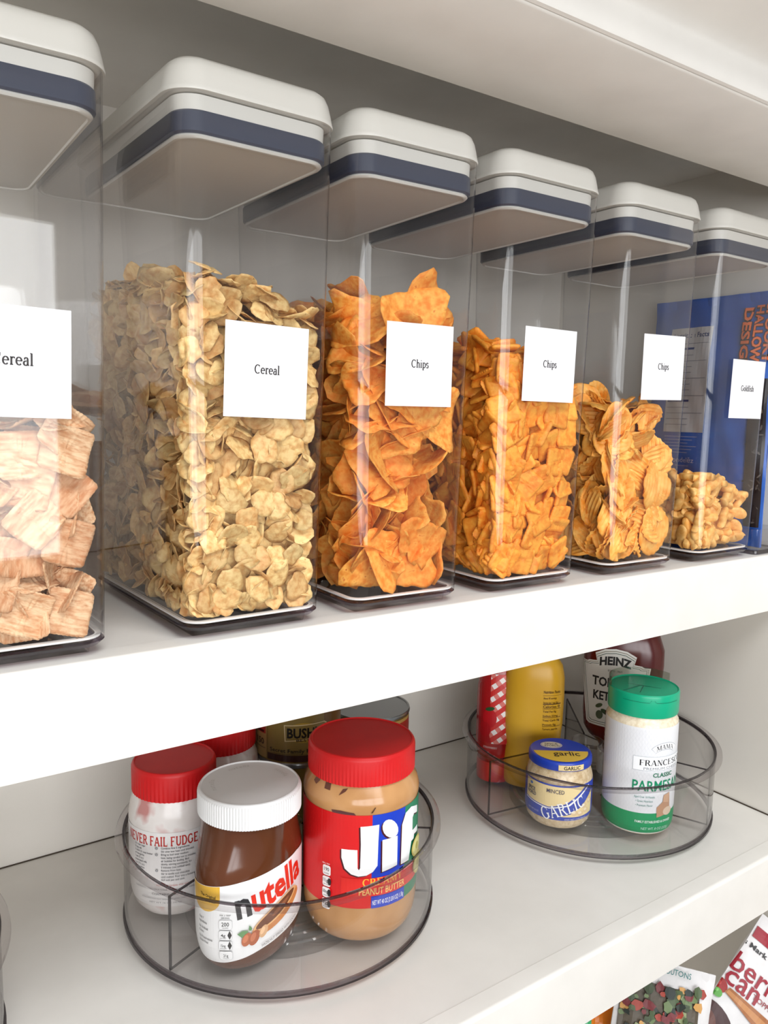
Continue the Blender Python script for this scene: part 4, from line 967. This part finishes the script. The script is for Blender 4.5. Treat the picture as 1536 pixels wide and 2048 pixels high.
# ------------------------------------------------------------------ pouches and bags
def pouch(name, P0, ux, uy, w, h, thick, material, label, cat, group=None, nu_=24, nv_=30, crimp=.012, seed=1):
    R = random.Random(seed); P0, ux, uy = Vector(P0), Vector(ux).normalized(), Vector(uy).normalized(); nn = ux.cross(uy)
    e = bpy.data.objects.new(name, None); COL.objects.link(e); e.empty_display_size = .02; e.location = P0; tag(e, label, cat, group)
    ph = [R.uniform(0, 6) for _ in range(4)]
    def hgt(u, v):  # u,v in 0..1
        su = max(0, math.sin(PI*u))**.55; vv = (v*h-crimp)/(h-2*crimp)
        sv = max(0, math.sin(PI*min(1, max(0, vv))))**.5
        return thick/2*su*sv+.0010*math.sin(u*19+ph[0])*math.sin(v*13+ph[1])+.0007*math.sin(u*37+v*23+ph[2])
    def S(x, y, d=0, side=1):   # x in 0..w, y in 0..h
        k = hgt(x/w, y/h)+.0006
        return ux*(x-w/2)+uy*(y-h/2)+nn*(side*(k+d))
    vs = []; fs = []
    for side in (1, -1):
        for j in range(nv_+1):
            for i in range(nu_+1): vs.append(tuple(S(w*i/nu_, h*j/nv_, 0, side)))
    m1 = (nu_+1)*(nv_+1)
    for j in range(nv_):
        for i in range(nu_):
            a = j*(nu_+1)+i; f = (a, a+1, a+nu_+2, a+nu_+1); fs.append(f); fs.append(tuple(x+m1 for x in f[::-1]))
    edge = [i for i in range(nu_+1)]+[j*(nu_+1)+nu_ for j in range(1, nv_+1)]+[nv_*(nu_+1)+i for i in range(nu_-1, -1, -1)]+[j*(nu_+1) for j in range(nv_-1, 0, -1)]
    for k in range(len(edge)): a, b = edge[k], edge[(k+1) % len(edge)]; fs.append((b, a, a+m1, b+m1))
    o = link('bag_film', mesh(vs, fs), material, e)
    return e, (lambda u, v, d: S(min(w, max(0, u)), min(h, max(0, v)), d))
foil = noisy('white_foil', (214, 212, 212), (226, 224, 224), 30, rough=.35, bump=.2, bscale=60, dist=.001)
# salad topping pouches, on the bottom shelf
ux = Vector((.848, -.530, 0)); uy = Vector((.175, .280, .944)).normalized()
def rotax(a): return ux*math.cos(a)+uy*math.sin(a), -ux*math.sin(a)+uy*math.cos(a)
B0 = Vector((.86, -.045, -.52))
def bag_at(cx_, cy_, ang, w, h, nm, mt, lab, th, off=0, **kw):
    a, b = rotax(ang); nn = ux.cross(uy)
    e, S = pouch(nm, B0+ux*cx_+uy*cy_+nn*off, a, b, w, h, th, mt, lab, 'bag', **kw)
    # converter from plane coordinates (x,y) to pouch coordinates
    def tr(x, y): dx, dy = x-cx_, y-cy_; return dx*math.cos(ang)+dy*math.sin(ang)+w/2, -dx*math.sin(ang)+dy*math.cos(ang)+h/2
    return e, S, tr
ang = rad(-40)
e1, S1, tr = bag_at(.020, -.055, ang, .170, .230, 'topping_pouch', foil, 'white pouch with red script lettering and cranberries, at the bottom right corner', .030, seed=3, off=-.016)
p = Print(); RB = (150, 26, 44)
w1, h1_ = .170, .230
def pt(x, y): return tr(x, y)
def txt_at(s_, x, y, size, c, **k): a, b = tr(x, y); p.text(s_, a, b, size, c, **k)
a_, b_ = tr(-.0034, .0776); p.rect(.002, b_-.001, w1-.002, b_+.013, RB)
txt_at("Member's Mark", -.0300, .0828, .0085, BLK, align='l', width=.0700, bold=.02)
txt_at('Cranberry', -.0700, .0730, .0330, RB, align='l', width=.1350, bold=.01)
txt_at('Pecan', -.0520, .0360, .0340, RB, align='l', width=.0700, bold=.01)
txt_at('TOPPINGS', -.0005, -.0010, .0085, RB, align='l', width=.0420)
a_, b_ = tr(-.0600, -.0300); p.ell(a_, b_, .034, .030, (62, 30, 30)); p.ell(a_-.006, b_+.004, .018, .016, (96, 54, 44)); p.ell(a_+.012, b_-.006, .012, .010, (40, 18, 20))
for (x, y, r, cc) in ((-.0500, .0230, .0085, (168, 40, 36)), (-.0430, .0200, .0085, (184, 56, 44)), (-.0345, .0120, .0095, (150, 36, 34)), (-.0440, .0080, .0055, (70, 140, 60)), (-.0380, .0040, .0055, (90, 160, 70))):
    a_, b_ = tr(x, y); p.ell(a_, b_, r, r*.9, cc); p.ell(a_-.002, b_+.002, r*.4, r*.35, tuple(min(255, q+40) for q in cc))
q0, q1, q2, q3 = tr(-.0300, .0050), tr(-.0230, .0090), tr(.0180, -.0260), tr(.0060, -.0420); p.poly([q0, q1, q2, q3], (160, 100, 56))
q0, q1, q2, q3 = tr(-.0280, .0040), tr(-.0250, .0070), tr(.0130, -.0280), tr(.0080, -.0350); p.poly([q0, q1, q2, q3], (190, 132, 82))
p.build('label', S1, e1, step=.0045, vstep=.0045, eps=.00007, base=.0010, rough=.45)
e2, S2, tr = bag_at(-.1250, -.0560, rad(-14), .112, .200, 'topping_pouch', foil, 'white pouch printed with green salad leaves and fruit, middle of the three bags below', .026, seed=5, off=.006)
p = Print(); R = random.Random(9)
a_, b_ = tr(-.120, -.030); p.rect(.004, .02, .095, b_+.050, (84, 74, 60))
for k in range(170):
    x, y = R.uniform(.006, .094), R.uniform(.060, b_+.054); cc = R.choice([(58, 72, 44), (104, 122, 80), (140, 150, 110), (40, 48, 40), (156, 56, 40), (112, 40, 44), (200, 150, 84), (74, 90, 58), (30, 40, 34)])
    r = R.uniform(.003, .008); p.poly([(x+r*R.uniform(.6, 1.2)*math.cos(t_*PI/4), y+r*R.uniform(.5, 1.1)*math.sin(t_*PI/4)) for t_ in range(8)], cc)
txt_at('CROUTONS', -.1180, .0350, .0090, (60, 120, 120), align='l', width=.040, bold=.01)
p.build('label', S2, e2, step=.0045, vstep=.0045, eps=.00003, base=.0010, rough=.5)
e3, S3, tr = bag_at(-.2120, -.0750, rad(-8), .110, .150, 'snack_bag', mat('bag_blue', (70, 130, 214), rough=.3), 'bright bag with blue, green and orange stripes, leftmost below the lower shelf', .024, seed=7, off=-.030)
p = Print()
for k, (a, b, cc) in enumerate(((.0, .030, (64, 126, 216)), (.044, .072, (60, 176, 112)), (.072, .110, (244, 134, 26)))): p.poly([(a, .002), (b, .002), (b, .148), (a, .148)], cc)
p.poly([(.052, .09), (.055, .09), (.060, .140), (.054, .140)], (220, 240, 230)); p.poly([(.030, .002), (.044, .002), (.044, .148), (.030, .148)], (64, 150, 190))
p.build('label', S3, e3, step=.0045, vstep=.0045, eps=.00006, base=.0010, rough=.3)
# blue cookie bag in its clear bin at the right end of the middle shelf
cb, Sc = pouch('cookie_bag', (.905, .098, .1560), (0, -1, 0), (0, 0, 1), .165, .300, .034, noisy('blue_film', (44, 86, 172), (56, 104, 192), 14, rough=.22, bump=.25, bscale=24, dist=.003), 'tall blue cookie bag with orange lettering, seen through the last two containers', 'bag', seed=4)
p = Print()
def cy(y): return .098+.0825-y      # world y -> u
def cz(z): return z-.006
def rect_w(ya, za, yb_, zb_, c): p.rect(cy(ya), cz(za), cy(yb_), cz(zb_), c)
# nutrition panel
rect_w(.150, .140, .090, .270, (196, 194, 196)); p.text('Nutrition Facts', cy(.120), cz(.258), .0085, (30, 50, 110), width=.052, bold=.02)
for k in range(15):
    z = .250-k*.0072; rect_w(.147, z, .093+(.02 if k % 3 else 0), z+(.0026 if k in (1, 10) else .0007), (40, 60, 120) if k in (1, 10) else (120, 122, 134))
for k in range(6): rect_w(.147, .134-k*.004, .098+.006*(k % 3), .1348-k*.004, (160, 164, 196))
p.text('Mondelēz', cy(.120), cz(.1020), .0090, (200, 196, 220), width=.040); p.text('International', cy(.118), cz(.0970), .0030, (180, 176, 206), width=.020)
# lettering running down the bag
OR = (226, 112, 60)
def down(t, y, z, size, width):
    a, b = cy(y), cz(z); p.text(t, a, b, size, (60, 34, 34), align='l', rot=-PI/2, width=width*1.0, bold=.09); p.text(t, a, b, size, OR, align='l', rot=-PI/2, width=width, bold=.03)
down('DESIGNS', .0520, .288, .0140, .088); down('HALLOWEEN', .0385, .290, .0130, .092); down('SPOOKY', .0265, .292, .0130, .070)
p.rect(cy(.036), cz(.030), cy(.0170), cz(.205), (34, 28, 30)); R = random.Random(2)
for k in range(46):
    x, y = cy(R.uniform(.0195, .035)), cz(R.uniform(.034, .200)); r = R.uniform(.0015, .004); p.ell(x, y, r, r*.3, R.choice([(90, 84, 82), (60, 52, 50), (128, 116, 104), (20, 16, 18)]), rot=R.uniform(0, 3), n=8)
p.build('label', Sc, cb, step=.005, vstep=.006, eps=.00004, base=.0010, rough=.3)
tb = empty('clear_bin', (.908, .100, 0)); tag(tb, 'low clear plastic bin at the right end of the middle shelf, under the blue bag', 'bin')
def bl(ins, z): return rr(-.027+ins, .027-ins, -.093+ins, .093-ins, .008, z, 5)
MB().loft([bl(.001, .0008), bl(0, .003), bl(-.0005, .030), bl(.0014, .030), bl(.002, .0045)], True, True).build('bin_body', T_clear, tb)
MB().loft([bl(.0005, .0005), bl(-.0006, .0015), bl(-.0006, .0045), bl(.0005, .0055)], False, False).build('bin_edge', T_edge, tb)
